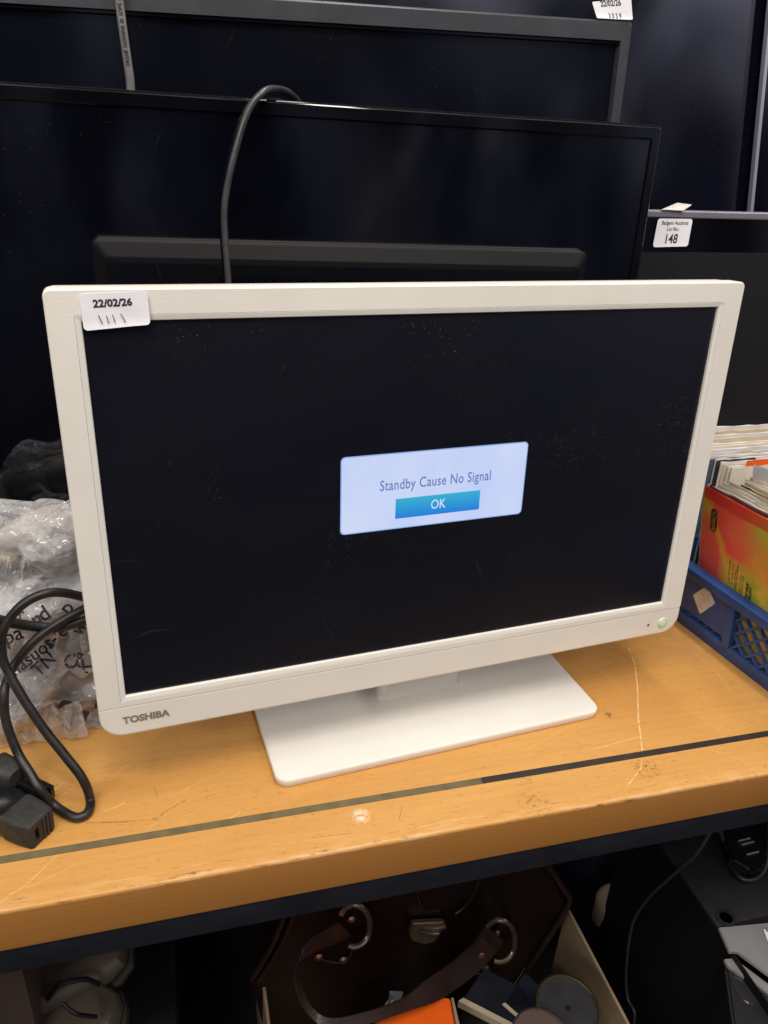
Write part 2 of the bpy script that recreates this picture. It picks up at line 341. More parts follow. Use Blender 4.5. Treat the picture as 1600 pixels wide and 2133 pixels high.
# ================================================================== shelf unit
YF, THK = -0.12717, 0.04477
def wood_mat():
    m = bpy.data.materials.new('worn_beech_wood'); m.use_nodes = True
    t = m.node_tree; b = t.nodes['Principled BSDF']
    tcn = N(t, 'ShaderNodeTexCoord'); v = tcn.outputs['Object']
    broad = noise_n(t, v, 1.0, 4, .55, (2.2, 9, 9), .6)
    grain = noise_n(t, v, 1.0, 4, .6, (9, 210, 210), .25)
    rays = noise_n(t, v, 1.0, 2, .5, (95, 620, 620), 0.0)
    c = mixc(t, rng(t, broad, .3, .72), (.545, .262, .066), (.645, .345, .098))
    c = mixc(t, rng(t, grain, .48, .78, 0, .45), c, (.48, .215, .052))
    c = mixc(t, rng(t, rays, .63, .70, 0, .5), c, (.28, .12, .032))
    c = mixc(t, rng(t, noise_n(t, v, 1.0, 2, .5, (60, 480, 480)), .65, .73, 0, .22), c, (.86, .56, .26))
    sx = N(t, 'ShaderNodeSeparateXYZ'); t.links.new(v, sx.inputs[0])
    # edge wear: rubbed varnish and dirt along the front arris
    dy = mth(t, 'SUBTRACT', sx.outputs['Y'], YF)
    band = mth(t, 'MULTIPLY', rng(t, dy, .001, .016, 1, 0), rng(t, sx.outputs['Z'], -.012, -.004))
    wear = mth(t, 'MULTIPLY', band, rng(t, noise_n(t, v, 1, 5, .7, (26, 130, 130)), .47, .62))
    c = mixc(t, mth(t, 'MULTIPLY', wear, .40), c, (.78, .52, .27))
    dirt = mth(t, 'MULTIPLY', band, rng(t, noise_n(t, v, 1, 5, .75, (38, 190, 190)), .585, .66))
    c = mixc(t, mth(t, 'MULTIPLY', dirt, .8), c, (.06, .035, .02))
    face_tone = rng(t, sx.outputs['Z'], -.0036, -.0030, 1, 0)          # front face below the arris: colour itself mixed redder and darker
    c = mixc(t, mth(t, 'MULTIPLY', face_tone, .75), c, (.36, .140, .027))
    # blotches with their own places
    def blot(px, py, rad, col, amt, c, sc=170, th=.5):
        p = at(px, py, 2, 0)
        d = N(t, 'ShaderNodeVectorMath', operation='DISTANCE'); t.links.new(v, d.inputs[0]); d.inputs[1].default_value = p
        k = rng(t, d.outputs['Value'], rad * .35, rad, 1, 0)
        k = mth(t, 'MULTIPLY', k, rng(t, noise_n(t, v, sc, 4, .7), th, th + .12))
        return mixc(t, mth(t, 'MULTIPLY', k, amt), c, col)
    c = blot(1345, 1600, .017, (.10, .06, .03), .85, c, 260, .5)
    c = blot(1110, 1668, .018, (.10, .06, .03), .8, c, 240, .52)
    c = blot(1090, 1625, .010, (.12, .07, .03), .7, c, 260, .5)
    c = blot(752, 1700, .010, (.82, .70, .52), .9, c, 150, .42)
    c = blot(1268, 1490, .006, (.12, .07, .04), .9, c, 200, .45)
    c = blot(395, 1860, .012, (.14, .08, .04), .7, c, 240, .5)
    c = blot(1430, 1345, .05, (.44, .21, .08), .5, c, 40, .4)
    # scratches: polylines on the top
    def scratch(pix, wdt, col, amt, c):
        pts = [at(x, y, 2, 0) for x, y in pix]; dmin = None
        for a, q in zip(pts, pts[1:]):
            ba = q - a
            s1 = N(t, 'ShaderNodeVectorMath', operation='SUBTRACT'); t.links.new(v, s1.inputs[0]); s1.inputs[1].default_value = a
            s2 = N(t, 'ShaderNodeVectorMath', operation='DOT_PRODUCT'); t.links.new(s1.outputs[0], s2.inputs[0]); s2.inputs[1].default_value = ba / ba.dot(ba)
            h = mth(t, 'ADD', s2.outputs['Value'], 0.0, clamp=True)
            s3 = N(t, 'ShaderNodeVectorMath', operation='SCALE'); s3.inputs[0].default_value = ba; t.links.new(h, s3.inputs['Scale'])
            s4 = N(t, 'ShaderNodeVectorMath', operation='DISTANCE'); t.links.new(s1.outputs[0], s4.inputs[0]); t.links.new(s3.outputs[0], s4.inputs[1])
            d = s4.outputs['Value']; dmin = d if dmin is None else mth(t, 'MINIMUM', dmin, d)
        k = rng(t, dmin, wdt * .5, wdt * 1.1, 1, 0)
        k = mth(t, 'MULTIPLY', k, rng(t, noise_n(t, v, 190, 3), .36, .55, .15, 1))
        return mixc(t, mth(t, 'MULTIPLY', k, amt), c, col)
    LT = (.88, .62, .33); DK = (.16, .085, .035)
    for pix, wd, col, am in [
        ([(1310, 1350), (1323, 1385), (1328, 1430), (1330, 1500), (1338, 1560)], .0009, LT, .85),
        ([(1338, 1560), (1335, 1600), (1305, 1640)], .0007, LT, .6),
        ([(1290, 1375), (1345, 1364), (1400, 1352)], .0005, LT, .22), ([(1450, 1365), (1495, 1402), (1530, 1450)], .0005, LT, .4),
        ([(1395, 1350), (1440, 1410)], .0004, LT, .18), ([(1240, 1390), (1300, 1440)], .0005, LT, .4),
        ([(180, 1714), (260, 1712), (330, 1705), (345, 1690), (385, 1668)], .0007, DK, .8), ([(322, 1640), (327, 1660)], .0006, DK, .5),
        ([(113, 1646), (133, 1628)], .0007, LT, .7), ([(120, 1665), (155, 1638)], .0005, LT, .4), ([(220, 1690), (262, 1672)], .0005, LT, .6),
        ([(0, 1880), (60, 1838), (130, 1770)], .0006, LT, .42), ([(20, 1862), (90, 1835), (160, 1800)], .0005, LT, .28), ([(300, 1735), (350, 1690), (395, 1640)], .0004, LT, .22),
        ([(465, 1715), (500, 1690)], .0006, LT, .5), ([(230, 1620), (300, 1570)], .0005, LT, .3), ([(350, 1660), (480, 1600)], .0004, LT, .3),
        ([(1100, 1560), (1210, 1500)], .0004, LT, .3), ([(650, 1745), (735, 1735)], .0005, DK, .5), ([(838, 1680), (832, 1705)], .0006, DK, .5),
        ([(1240, 1560), (1330, 1535)], .0006, LT, .5), ([(1480, 1560), (1560, 1590)], .0005, LT, .4), ([(1420, 1470), (1500, 1520)], .0004, LT, .35),
        ([(560, 1760), (630, 1752), (700, 1742)], .0004, LT, .28), ([(870, 1724), (940, 1708), (1010, 1700)], .0005, LT, .35), ([(210, 1840), (320, 1822), (420, 1800)], .0005, LT, .22),
        ([(430, 1660), (445, 1655)], .0008, DK, .6), ([(10, 1577), (18, 1575)], .001, DK, .9), ([(640, 1690), (655, 1697)], .0007, DK, .6)]:
        c = scratch(pix, wd, col, am, c)
    t.links.new(c, b.inputs['Base Color'])
    b.inputs['Specular IOR Level'].default_value = .35; b.inputs['Coat Weight'].default_value = 0.10; b.inputs['Coat Roughness'].default_value = 0.3
    t.links.new(rng(t, noise_n(t, v, 14, 4, .6), .3, .7, .36, .56), b.inputs['Roughness'])
    bp = N(t, 'ShaderNodeBump'); bp.inputs['Strength'].default_value = .18; bp.inputs['Distance'].default_value = .001
    t.links.new(mth(t, 'ADD', grain, mth(t, 'MULTIPLY', wear, .5)), bp.inputs['Height']); t.links.new(bp.outputs[0], b.inputs['Normal'])
    return m
shelf = thing('shelf_unit', (0, 0, 0), 'long beech topped shelf on a black steel beam with inlaid dark stripes, carrying the televisions', 'shelf')
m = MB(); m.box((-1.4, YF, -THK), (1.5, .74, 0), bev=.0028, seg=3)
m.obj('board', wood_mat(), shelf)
def stripe_mat(name, col):
    m = pr(name, col, .42, mottle=.25, mscale=60); return m
p0, p1, p2 = at(0, 1793, 2, 0), at(1003, 1628, 2, 0), at(1600, 1526, 2, 0)
ys = -.0790
m = MB(); m.box((-1.4, ys - .0037, -.002), (p1.x, ys + .0037, .0004)); m.obj('inlay_strip', stripe_mat('olive_strip', (.155, .125, .060)), shelf, label='olive brown stretch of inlaid stripe')
m = MB(); m.box((p1.x + .0004, ys - .0037, -.002), (1.5, ys + .0037, .0004)); m.obj('inlay_strip', stripe_mat('black_strip', (.032, .027, .026)), shelf, label='black stretch of inlaid stripe')
m = MB(); m.box((-1.4, YF + .0015, -.0722), (1.5, YF + .05, -THK - .0004), bev=.0015); m.obj('steel_beam', M_METALBEAM, shelf)
m = MB(); m.box((-1.4, YF + .052, -.052), (1.5, .74, -THK - .0006)); m.obj('underside_panel', M_BLACKBACK, shelf)
ZL = -.66
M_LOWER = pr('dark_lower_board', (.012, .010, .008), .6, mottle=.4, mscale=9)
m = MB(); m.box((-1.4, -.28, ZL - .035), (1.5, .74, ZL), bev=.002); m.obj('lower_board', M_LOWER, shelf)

# ================================================================== white television
YAW, TILT = 0.0900966, -0.0654661
tv = thing('television', (0, 0, 0), 'white television on the wooden shelf showing a standby message in a blue box', 'television', rz=YAW)
TB = RZ(YAW)
TH = TB @ TR(0, 0, 0.260223) @ RX(TILT)            # head: x right, y away, z up, origin at the screen centre
HW, HH = .26565, .14945
X0, X1, ZT, ZB, ZS = -.2880, .2905, .1712, -.1873, -.1588
fd = -.0016
m = MB(TH)
inner = lambda g, y: rrect(-HW - g, HW + g, -HH - g, HH + g, .0006, y)
bz = lambda g, y, r=(.0004, .0004, .005, .005): rrect(X0 + g, X1 - g, ZS + .0003 + (g if g < .001 else 0), ZT - g, tuple(max(q - g, .0003) for q in r), y)
m.loft([bz(0, .014), bz(0, fd + .0016), bz(.0004, fd + .0004), bz(.0010, fd), inner(.0046, fd), inner(.0045, fd + .0012)])
m.obj('bezel', M_WHITE, tv, angle=9)
m = MB(TH)
m.loft([inner(.0044, fd + .0012), inner(.0044, fd + .0002), inner(.0041, fd + .0001), inner(.0008, fd + .0008), inner(.0003, fd + .0013), inner(.0002, fd + .0026), inner(-.0002, .0035)])
m.obj('inner_trim', M_WHITE_BASE, tv, angle=9)
m = MB(TH)
st = lambda g, y: rrect(X0 + g, X1 - g, ZB + g, ZS - .0004 - min(g, .0006), (.019 - g, .019 - g, .0004, .0004), y, 10)
m.loft([st(0, .014), st(0, fd + .002), st(.0006, fd + .0005), st(.002, fd)], cap1=True)
strip = m.obj('lower_strip', M_WHITE_GLOSS, tv, angle=9)
m = MB(TH)
m.poly(rrect(-HW - .001, HW + .001, -HH - .001, HH + .001, .0004, .0016))
screen = m.obj('screen', M_SCREEN, tv, smooth=False)
# back housing
m = MB(TH)
bk = lambda g, y: rrect(X0 + g, X1 - g, ZB + g, ZT - g, (.018, .018, .006, .006), y)
m.loft([bk(.0005, .0142), bk(.001, .029), bk(.002, .031), bk(.016, .047), bk(.022, .049)], cap1=True)
m.loft([rrect(-.19, .19, -.15, .10, .02, .0492), rrect(-.18, .18, -.14, .09, .02, .055), rrect(-.17, .17, -.13, .08, .02, .058)], cap1=True)
back = m.obj('back_housing', M_WHITE_BACK, tv, angle=14)
m = MB(TH)
for k in range(60): m.box((-.15 + k * .0045, .0489, .112), (-.1475 + k * .0045, .0498, .135))
m.obj('vent', M_BLACKBACK, back)
# message on the screen
def emis(name, c, s=1.0):
    mt = bpy.data.materials.new(name); mt.use_nodes = True; t = mt.node_tree; b = t.nodes['Principled BSDF']
    b.inputs['Base Color'].default_value = (.01, .01, .01, 1); b.inputs['Roughness'].default_value = .3
    b.inputs['Emission Color'].default_value = (*c, 1); b.inputs['Emission Strength'].default_value = s
    return mt
def dialog_mat():
    mt = emis('lit_dialog', (.60, .69, .93)); t = mt.node_tree; b = t.nodes['Principled BSDF']
    tcn = N(t, 'ShaderNodeTexCoord')
    f = noise_n(t, tcn.outputs['Object'], 900, 1)
    f2 = noise_n(t, tcn.outputs['Object'], 18, 2)
    c = mixc(t, rng(t, f2, .3, .7), (.52, .62, .92), (.63, .70, .92))
    c = mixc(t, rng(t, f, .3, .7, 0, .12), c, (.40, .50, .80))
    t.links.new(c, b.inputs['Emission Color']); return mt
def button_mat():
    mt = emis('lit_button', (.02, .25, .75)); t = mt.node_tree; b = t.nodes['Principled BSDF']
    at_ = N(t, 'ShaderNodeAttribute'); at_.attribute_name = 'vpos'
    c = mixc(t, at_.outputs['Fac'], (.012, .20, .70), (.035, .42, .62))
    t.links.new(c, b.inputs['Emission Color']); return mt
D0 = (-.0842, .0870, -.0298, .0385)
m = MB(TH); m.poly(rrect(*D0, .004, .0012)); dlg = m.obj('message_box', emis('lit_dialog_edge', (.27, .40, .75)), screen, smooth=False)
m = MB(TH); m.poly(rrect(D0[0] + .0009, D0[1] - .0009, D0[2] + .0009, D0[3] - .0009, .0034, .0010)); m.obj('message_panel', dialog_mat(), screen, smooth=False)
m = MB(TH); m.poly([(-.0357, .0008, -.0204), (.0434, .0008, -.0204), (.0434, .0008, -.0023), (-.0357, .0008, -.0023)])
btn = m.obj('ok_button', button_mat(), screen, smooth=False)
a_ = btn.data.attributes.new('vpos', 'FLOAT', 'POINT')
for i, v_ in enumerate((0, 0, 1, 1)): a_.data[i].value = v_
def on_head(u, w_, d=fd - .0003): return TH @ TR(u, d, w_) @ RX(PI / 2)
text('Standby Cause No Signal', .0131, on_head(.0012, .0103, .0007), emis('lit_text', (.12, .20, .46)), screen, bold=.00012, xs=.735, spacing=1.06)
text('OK', .0122, on_head(.0036, -.0112, .0005), emis('lit_ok_text', (.62, .78, .88)), screen, bold=.00005, xs=.78)
# maker's name, power button and sensor on the lower strip
text('TOSHIBA', .0088, on_head(-.2517, -.1722), M_LOGO, strip, name='maker_name', bold=.0004, xs=1.02)
m = MB(TH); bc = (.2700, fd, -.1738)
M_TH = TR(*bc) @ RX(PI / 2)
m.lathe([(.0056, 0), (.0056, .0006), (.0053, .0010), (.0046, .0011), (.0042, .0009)], M_TH, 40)
pb = m.obj('power_button', M_WHITE_GLOSS, strip)
m = MB(TH); m.lathe([(.0052, .00112), (.0040, .00112)], M_TH, 40); m.obj('light_ring', emis('green_led_ring', (.22, .66, .08), .95), pb, smooth=False)
m = MB(TH); m.lathe([(.0039, .0006), (.0038, .0014), (.0030, .0017), (.0012, .0017)], M_TH, 32, True); m.obj('button_cap', M_WHITE_GLOSS, pb)
m = MB(TH); m.lathe([(.0017, .0001), (.0015, .0004), (.0006, .0004)], TR(.2522, fd, -.1738) @ RX(PI / 2), 20, True); m.obj('remote_sensor', pr('grey_sensor', (.16, .16, .18), .2), strip)
# stand
bx0, bx1, by0, by1, bzt = .0227 - .1706, .0227 + .1706, -.0394, .125, .00965
m = MB(TB)
def pl(g, z): return [(x, y, z) for x, _, y in rrect(bx0 + g, bx1 - g, by0 + g, by1 - g, .012 - g, 0, 8)]
m.loft([pl(.003, .0003), pl(.0012, .0012), pl(.0006, .0045), pl(0, .0050), pl(0, .0080), pl(.0006, .0092), pl(.002, bzt)], cap0=True, cap1=True)
m.obj('base', M_WHITE_BASE, tv, angle=20)
m = MB(TB)
def pad(g, z): return [(x, y, z) for x, _, y in rrect(-.024 + g, .068 - g, .0405 + g, .105 - g, .008, 0, 6)]
m.loft([pad(-.002, bzt + .0001), pad(0, bzt + .003), pad(.0004, .10), pad(.003, .16)], cap1=True)
m.obj('neck', M_WHITE_BASE, tv)

# ------------------------------------------------------------------ stickers
o_fn = {}
def sticker(name, corners, out, mat, parent, lift=.0004, r=.10, curl=0.0, nu=14, nv=9, label=None):
    """corners TL, TR, BR, BL (world); a thin paper sheet with rounded corners, slightly lifted"""
    TL, TRr, BR, BL = [Vector(c) for c in corners]
    m = MB()
    W_ = (TRr - TL).length; H_ = (TL - BL).length; rr = r * H_
    out = Vector(out).normalized()
    loop = rrect(0, W_, 0, H_, rr, 0, 5)
    loop = [Vector(a).lerp(Vector(b), f) for a, b in zip(loop, loop[1:] + loop[:1]) for f in ((0, .2, .4, .6, .8) if (Vector(a) - Vector(b)).length > H_ * .3 else (0,))]
    def P(x, z, lf):
        u, v_ = x / W_, z / H_
        q = BL * (1 - u) * (1 - v_) + BR * u * (1 - v_) + TRr * u * v_ + TL * (1 - u) * v_
        k = curl * (max(0, u - .6) ** 2 * 5 + max(0, .35 - v_) ** 2 * 3 + .05 * math.sin(u * 7 + v_ * 4))
        return q + out * (lf + k)
    bl = [P(x, z, lift) for x, _, z in loop]
    bot = [P(x, z, .00005) for x, _, z in loop]
    rings = [[P(W_ * .5 + (x - W_ * .5) * k, H_ * .5 + (z - H_ * .5) * k, lift) for x, _, z in loop] for k in (.94, .86, .76, .66, .55, .44, .33, .22, .10)]
    m.loft([bot, bl] + rings, cap1=True)
    o = m.obj(name, mat, parent, angle=60, label=label)
    ex = ((TRr - TL) + (BR - BL)).normalized(); ey = out.cross(ex).normalized()
    c = (TL + TRr + BR + BL) / 4 + out * (lift + .0003 + curl * .1)
    Mt = Matrix(((ex.x, ey.x, out.x, c.x), (ex.y, ey.y, out.y, c.y), (ex.z, ey.z, out.z, c.z), (0, 0, 0, 1)))
    def on(co):   # lettering follows the curled paper
        z0 = (lift + .0003 + curl * .1)
        return P(co.x + W_ / 2, co.y + H_ / 2, lift + .00030)
    o_fn[o] = on
    return o, Mt, W_, H_
hn = TH.to_3x3() @ Vector((0, -1, 0)); hp = TH @ Vector((0, fd, 0))
pc = [at_plane(x, y, hp, hn) for x, y in ((164, 612), (306, 607), (313, 675), (175, 689))]
so, Mt, W_, H_ = sticker('lot_sticker', pc, hn, M_PAPER, tv, r=.12, curl=.0022)
text('22/02/26', .0070, None, M_INK, so, fn=lambda co: o_fn[so](co + Vector((-.0012, .0050, 0))), bold=.00022, xs=1.0)
strokes([[(-.0112, -.0028), (-.0095, -.0085)], [(-.0062, -.0035), (-.0055, -.0085)], [(-.0022, -.0034), (-.0014, -.0084)], [(.0030, -.0030), (.0052, -.0086)]], .00065, Mt @ TR(0, .0005, .0009), M_INK_GREY, so)

# ================================================================== dark televisions leaning behind
def dark_tv(name, label, Mx, u0, u1, v0, v1, bez, mats, thick=.035, glass_d=.002, bev=.002, side=None, group='dark televisions leaning behind the white one'):
    """Mx: local x right, y away, z up"""
    root = thing(name, tuple(Mx @ Vector(((u0 + u1) / 2, thick / 2, v0))), label, 'television', group)
    l, r_, b_, t_ = bez
    m = MB(Mx)
    R = lambda g, y: rrect(u0 + g, u1 - g, v0 + g, v1 - g, .004, y, 4)
    I = lambda g, y: rrect(u0 + l + g, u1 - r_ - g, v0 + b_ + g, v1 - t_ - g, .0005, y, 4)
    m.loft([R(0, thick * .6), R(0, bev), R(bev * .5, bev * .3), R(bev, 0), I(-.0012, 0), I(0, glass_d), I(.0004, glass_d + .001)])
    m.obj('frame', mats[0], root, angle=10)
    m = MB(Mx); m.poly(I(-.0004, glass_d + .0004)); sc = m.obj('screen', mats[1], root, smooth=False)
    m = MB(Mx); m.loft([R(.001, thick * .6), R(.006, thick * .75), R(.05, thick), ], cap1=True); m.obj('back_housing', M_BLACKBACK, root)
    return root
GA = RZ(-.0098829) @ RX(-.0469545)
MA = TR(0, .1884, .3) @ GA
tva = dark_tv('television', 'wide glossy black television right behind the white one, grey cable over its top', MA, -.64, .2795, -.2975, .2540, (.012, .0108, .02, .0125), (M_PIANO, M_GLASS), thick=.04)
m = MB(MA); m.box((-.639, .0026, .2542), (.2785, .024, .2548)); m.obj('dusty_top', M_PIANO_DUST, tva)
# B : charcoal framed, behind A
b_tr = at(1320, 45, 1, .27); b_tl = at(650, 0, 1, .285)
ex = (b_tr - b_tl).normalized(); lean = math.radians(-2.5)
ez = (Vector((0, -math.sin(lean), math.cos(lean)))); ez = (ez - ex * ez.dot(ex)).normalized(); ey = ez.cross(ex)
MBm = Matrix(((ex.x, ey.x, ez.x, b_tr.x), (ex.y, ey.y, ez.y, b_tr.y), (ex.z, ey.z, ez.z, b_tr.z), (0, 0, 0, 1)))
tvb = dark_tv('television', 'charcoal framed television standing taller behind, with a date sticker on its corner', MBm, -.93, 0, -.640, 0, (.02, .0125, .03, .0185), (M_GREYBEZ, M_GLASS_B), thick=.045, glass_d=.006)
m = MB(MBm); m.box((-.90, .0015, -.0205), (-.012, .0070, -.0182)); m.obj('inner_lip', M_PIANO, tvb)
bn = (MBm.to_3x3() @ Vector((0, -1, 0))); bp_ = MBm @ Vector((0, 0, 0))
pc = [at_plane(x, y, bp_, bn) for x, y in ((1233, 4), (1313, -4), (1316, 42), (1243, 38))]
so, Mt, W_, H_ = sticker('date_sticker', pc, bn, M_PAPER, tvb, r=.08, curl=.0018)
text('22/02/26', .0066, None, M_INK, so, fn=lambda co: o_fn[so](co + Vector((-.0014, .0050, 0))), bold=.00012, xs=.95)
text('3 0 3 9', .0060, None, M_INK_GREY, so, fn=lambda co: o_fn[so](co + Vector((.001, -.0052, 0))), bold=.0001, xs=.9)
# C : largest, at the very back
MC = TR(0, .314, .3) @ RX(math.radians(-8))
tvc = dark_tv('television', 'huge bluish black television standing at the very back above the others', MC, -.55, .66, -.29, .62, (.012, .012, .03, .015), (M_PIANO, M_GLASS_C), thick=.05)
# E : sliver at the right edge
e0, e1 = at(1564, 437, 1, .322), at(1592, 150, 1, .344)
ez = (e1 - e0).normalized(); ex = Vector((1, -.02, 0)); ex = (ex - ez * ex.dot(ez)).normalized(); ey = ez.cross(ex)
ME = Matrix(((ex.x, ey.x, ez.x, e0.x), (ex.y, ey.y, ez.y, e0.y), (ex.z, ey.z, ez.z, e0.z), (0, 0, 0, 1)))
tve = dark_tv('television', 'black television with a thin blue grey side bezel at the far right edge', ME, 0, .75, -.40, .42, (.0052, .0052, .02, .0052), (M_SILVER_BLUE, M_GLASS), thick=.012, bev=.0006)
# D : silver topped, right
d0, d1 = at(1353, 438, 1, .27), at(1600, 452 - 13, 1, .27)
MD = TR(d0.x - .08, .27, d0.z) @ RX(math.radians(-4)) @ RY(-math.atan2(d1.z - d0.z, d1.x - d0.x) * 0.4)
tvd = dark_tv('television', 'silver topped television behind the crate of records, white lot label on its corner', MD, 0, .85, -.455, 0, (.006, .006, .02, .0085), (M_SILVER, M_PIANO), thick=.022, glass_d=.0015)
m = MB(MD); m.poly([(.04, .0010, -.43), (.81, .0010, -.43), (.81, .0010, -.046), (.04, .0010, -.046)]); m.obj('matte_panel', screen_mat('matte_dark_panel', (.010, .010, .011), .35, dust=.1), tvd, smooth=False)
dn = (MD.to_3x3() @ Vector((0, -1, 0))); dp = MD @ Vector((0, 0, 0))
pc = [at_plane(x, y, dp, dn) for x, y in ((1371, 455), (1442, 456), (1431, 513), (1359, 515))]
so, Mt, W_, H_ = sticker('lot_label', pc, dn, M_PAPER, tvd, r=.10, curl=.0012)
text('Badgers Auctions', .0059, None, M_INK, so, fn=lambda co: o_fn[so](co + Vector((.0005, .0110, 0))), bold=.00005, xs=.84)
text('Lot No.:', .0056, None, M_INK, so, fn=lambda co: o_fn[so](co + Vector((-.0006, .0042, 0))), bold=.00005, xs=.86)
text('148', .0150, None, M_INK, so, fn=lambda co: o_fn[so](co + Vector((-.001, -.0072, 0))), bold=.0002, xs=.80)
dtop = at_plane(1390, 438, dp, dn).z + .0004
fl = [at(x, y, 2, z) for x, y, z in ((1378, 437, dtop), (1424, 439, dtop), (1441, 427, dtop + .0045), (1411, 423, dtop + .0045))]
m = MB(); m.prism(fl, (0, 0, .0004)); m.obj('folded_label', M_PAPER_OLD, tvd, smooth=False, label='second label folded back over the top edge')

# ------------------------------------------------------------------ cables behind
def an(px, py, gap):   # point in front of A's glass
    n = MA.to_3x3() @ Vector((0, -1, 0)); return at_plane(px, py, MA @ Vector((0, -gap, 0)), n)
ta = MA @ Vector((-.09, .03, .26))
pts = [an(640, 330, -.075), an(628, 232, -.062), an(606, 198, -.04), an(578, 186, -.012), an(548, 192, .006), an(517, 232, .011), an(492, 308, .013), an(474, 385, .013), an(467, 440, .013), an(469, 500, .013), an(476, 590, .014), an(480, 700, .014), an(478, 850, .012)]
m = MB(); m.tube(pts, .0036, 10, 10, r2=.0030)
tag(m.obj('power_cable', M_CABLE_GREY, angle=60), 'grey cable arching over the top edge of the glossy black television', 'cable')
def bn_pt(px, py, gap): return at_plane(px, py, MBm @ Vector((0, -gap, 0)), bn)
pts = [bn_pt(238, -70, .010), bn_pt(248, 0, .010), bn_pt(256, 60, .011), bn_pt(266, 130, .012), bn_pt(272, 178, .012), bn_pt(274, 260, .012)]
m = MB(); up = MBm.to_3x3() @ Vector((1, 0, 0))
m.tube(pts, .0039, 12, 8, r2=.0024, up=up)
fc = m.obj('flat_cable', M_CABLE_PALE, angle=60); tag(fc, 'pale grey flat cable with printed lettering hanging in front of charcoal television', 'cable')
path = catmull(pts, 16); acc = [0]
for a, b in zip(path, path[1:]): acc.append(acc[-1] + (b - a).length)
def on_cable(co, s0=.055):
    s_ = s0 + co.x; k = max(i for i in range(len(acc) - 1) if acc[i] <= max(s_, 0)); f = (s_ - acc[k]) / (acc[k + 1] - acc[k])
    p = path[k].lerp(path[k + 1], f); tt = (path[k + 1] - path[k]).normalized()
    side = (up - tt * up.dot(tt)).normalized(); o_ = side.cross(tt).normalized()
    if o_.dot(bn) < 0: o_ = -o_
    return p + side * (co.y) + o_ * .0027
text('03VVH2-F  2x0.75  38  SHANGYU  JINTAO', .0044, None, M_INK, fc, bold=.0002, align='LEFT', xs=.82, fn=lambda co: on_cable(co, .01))

# ================================================================== crate of records
def crate_root():
    return thing('crate', (CO.x, CO.y, 0), 'blue slotted plastic crate full of records right of the white television', 'crate')
A0 = at(1420, 1300, 2, 0); A1 = at(1600, 1440, 2, 0)
e1 = (A1 - A0).normalized(); e2 = Vector((-e1.y, e1.x, 0))          # e1 towards the viewer along the side, e2 into the crate (right)
if e2.x < 0: e2 = -e2
CO = A0 - e1 * .055
ez = Vector((0, 0, 1))
MC_ = Matrix(((e1.x, e2.x, 0, CO.x), (e1.y, e2.y, 0, CO.y), (0, 0, 1, 0), (0, 0, 0, 1)))
crate = crate_root()
CL, CW, CH = .36, .27, .0885
m = MB(MC_)
def side_M(flare):   # plane of the near side: leans outward with height
    return MC_ @ RX(math.atan2(flare, CH))
MS = side_M(.012)
m = MB(MS)
m.box((0, -.001, 0), (CL, .010, .0175), .001)                     # bottom rail
m.box((-.003, -.006, CH - .0125), (CL + .003, .008, CH), .0015)      # top rim
m.box((0, -.0025, .0170), (.008, .006, CH - .012), .0008)
SP = .122
m.box((SP, -.0035, .0170), (SP + .0105, .007, CH - .012), .0008)       # post
m.box((SP + .118, -.0035, .0170), (SP + .128, .007, CH - .012), .0008)
m.box((.0078, .0010, .024), (SP + .0005, .0035, CH - .0115))             # solid panel
# slot row under the panel
for k in range(9): 
    x = .012 + k * .0125
    m.prism([(x, .0012, .0172), (x + .0018, .0012, .0172), (x + .0078, .0012, .0243), (x + .006, .0012, .0243)], (0, .0022, 0))
# diamond lattice, clipped to its window
def lattice(x0, x1, z0, z1, pitch, wd):
    for sgn in (1, -1):
        k = x0 - (z1 - z0) * 1.0
        sl = 1.0 if sgn > 0 else 1.1
        while k < x1 + (z1 - z0) / .5:
            pts = []
            # line x = k + sgn*(z-z0)/sl ; sample ends clipped
            zz = [z0, z1]; seg = []
            f = lambda z: k + sgn * (z - z0) / sl
            lo, hi = z0, z1
            for xb, keep in ((x0, 1), (x1, -1)):
                zb = z0 + (xb - k) * sl * sgn
                if (sgn > 0) == (keep > 0): lo = max(lo, zb)
                else: hi = min(hi, zb)
            if hi - lo > .004:
                a = Vector((f(lo), 0, lo)); b = Vector((f(hi), 0, hi)); t = (b - a).normalized(); n = Vector((-t.z, 0, t.x)) * wd / 2
                yb = .0006 if sgn > 0 else .0009
                m.prism([a - n + Vector((0, yb, 0)), b - n + Vector((0, yb, 0)), b + n + Vector((0, yb, 0)), a + n + Vector((0, yb, 0))], (0, .004, 0))
            k += pitch
lattice(SP + .0105, SP + .118, .0172, CH - .0122, .0195, .0030)
lattice(SP + .128, CL - .006, .0172, CH - .0122, .0195, .0030)
m.box((CL - .008, -.0025, .0170), (CL, .006, CH - .012), .0008)
m.obj('side_wall', M_BLUE, crate, label='near wall with solid panel and diamond lattice')
m = MB(MC_)
m.box((.0, CW - .004, 0), (CL, CW, CH), .001); m.obj('side_wall', M_BLUE, crate)
m = MB(MC_); m.box((-.004, .004, 0), (0, CW - .004, CH), .001); m.obj('end_wall', M_BLUE, crate)
m = MB(MC_); m.box((CL, .004, 0), (CL + .004, CW - .004, CH), .001); m.obj('end_wall', M_BLUE, crate)
m = MB(MC_); m.box((0, .010, .0005), (CL, CW - .004, .004)); m.obj('bottom', M_BLUE, crate)
sn = MS.to_3x3() @ Vector((0, -1, 0)); sp_ = MS @ Vector((0, .0010, 0))
pc = [at_plane(x, y, sp_, sn) for x, y in ((1444, 1239), (1474, 1220), (1490, 1257), (1459, 1279))]
sticker('blank_label', pc, sn, M_PAPER_OLD, crate, r=.08, lift=.0006)

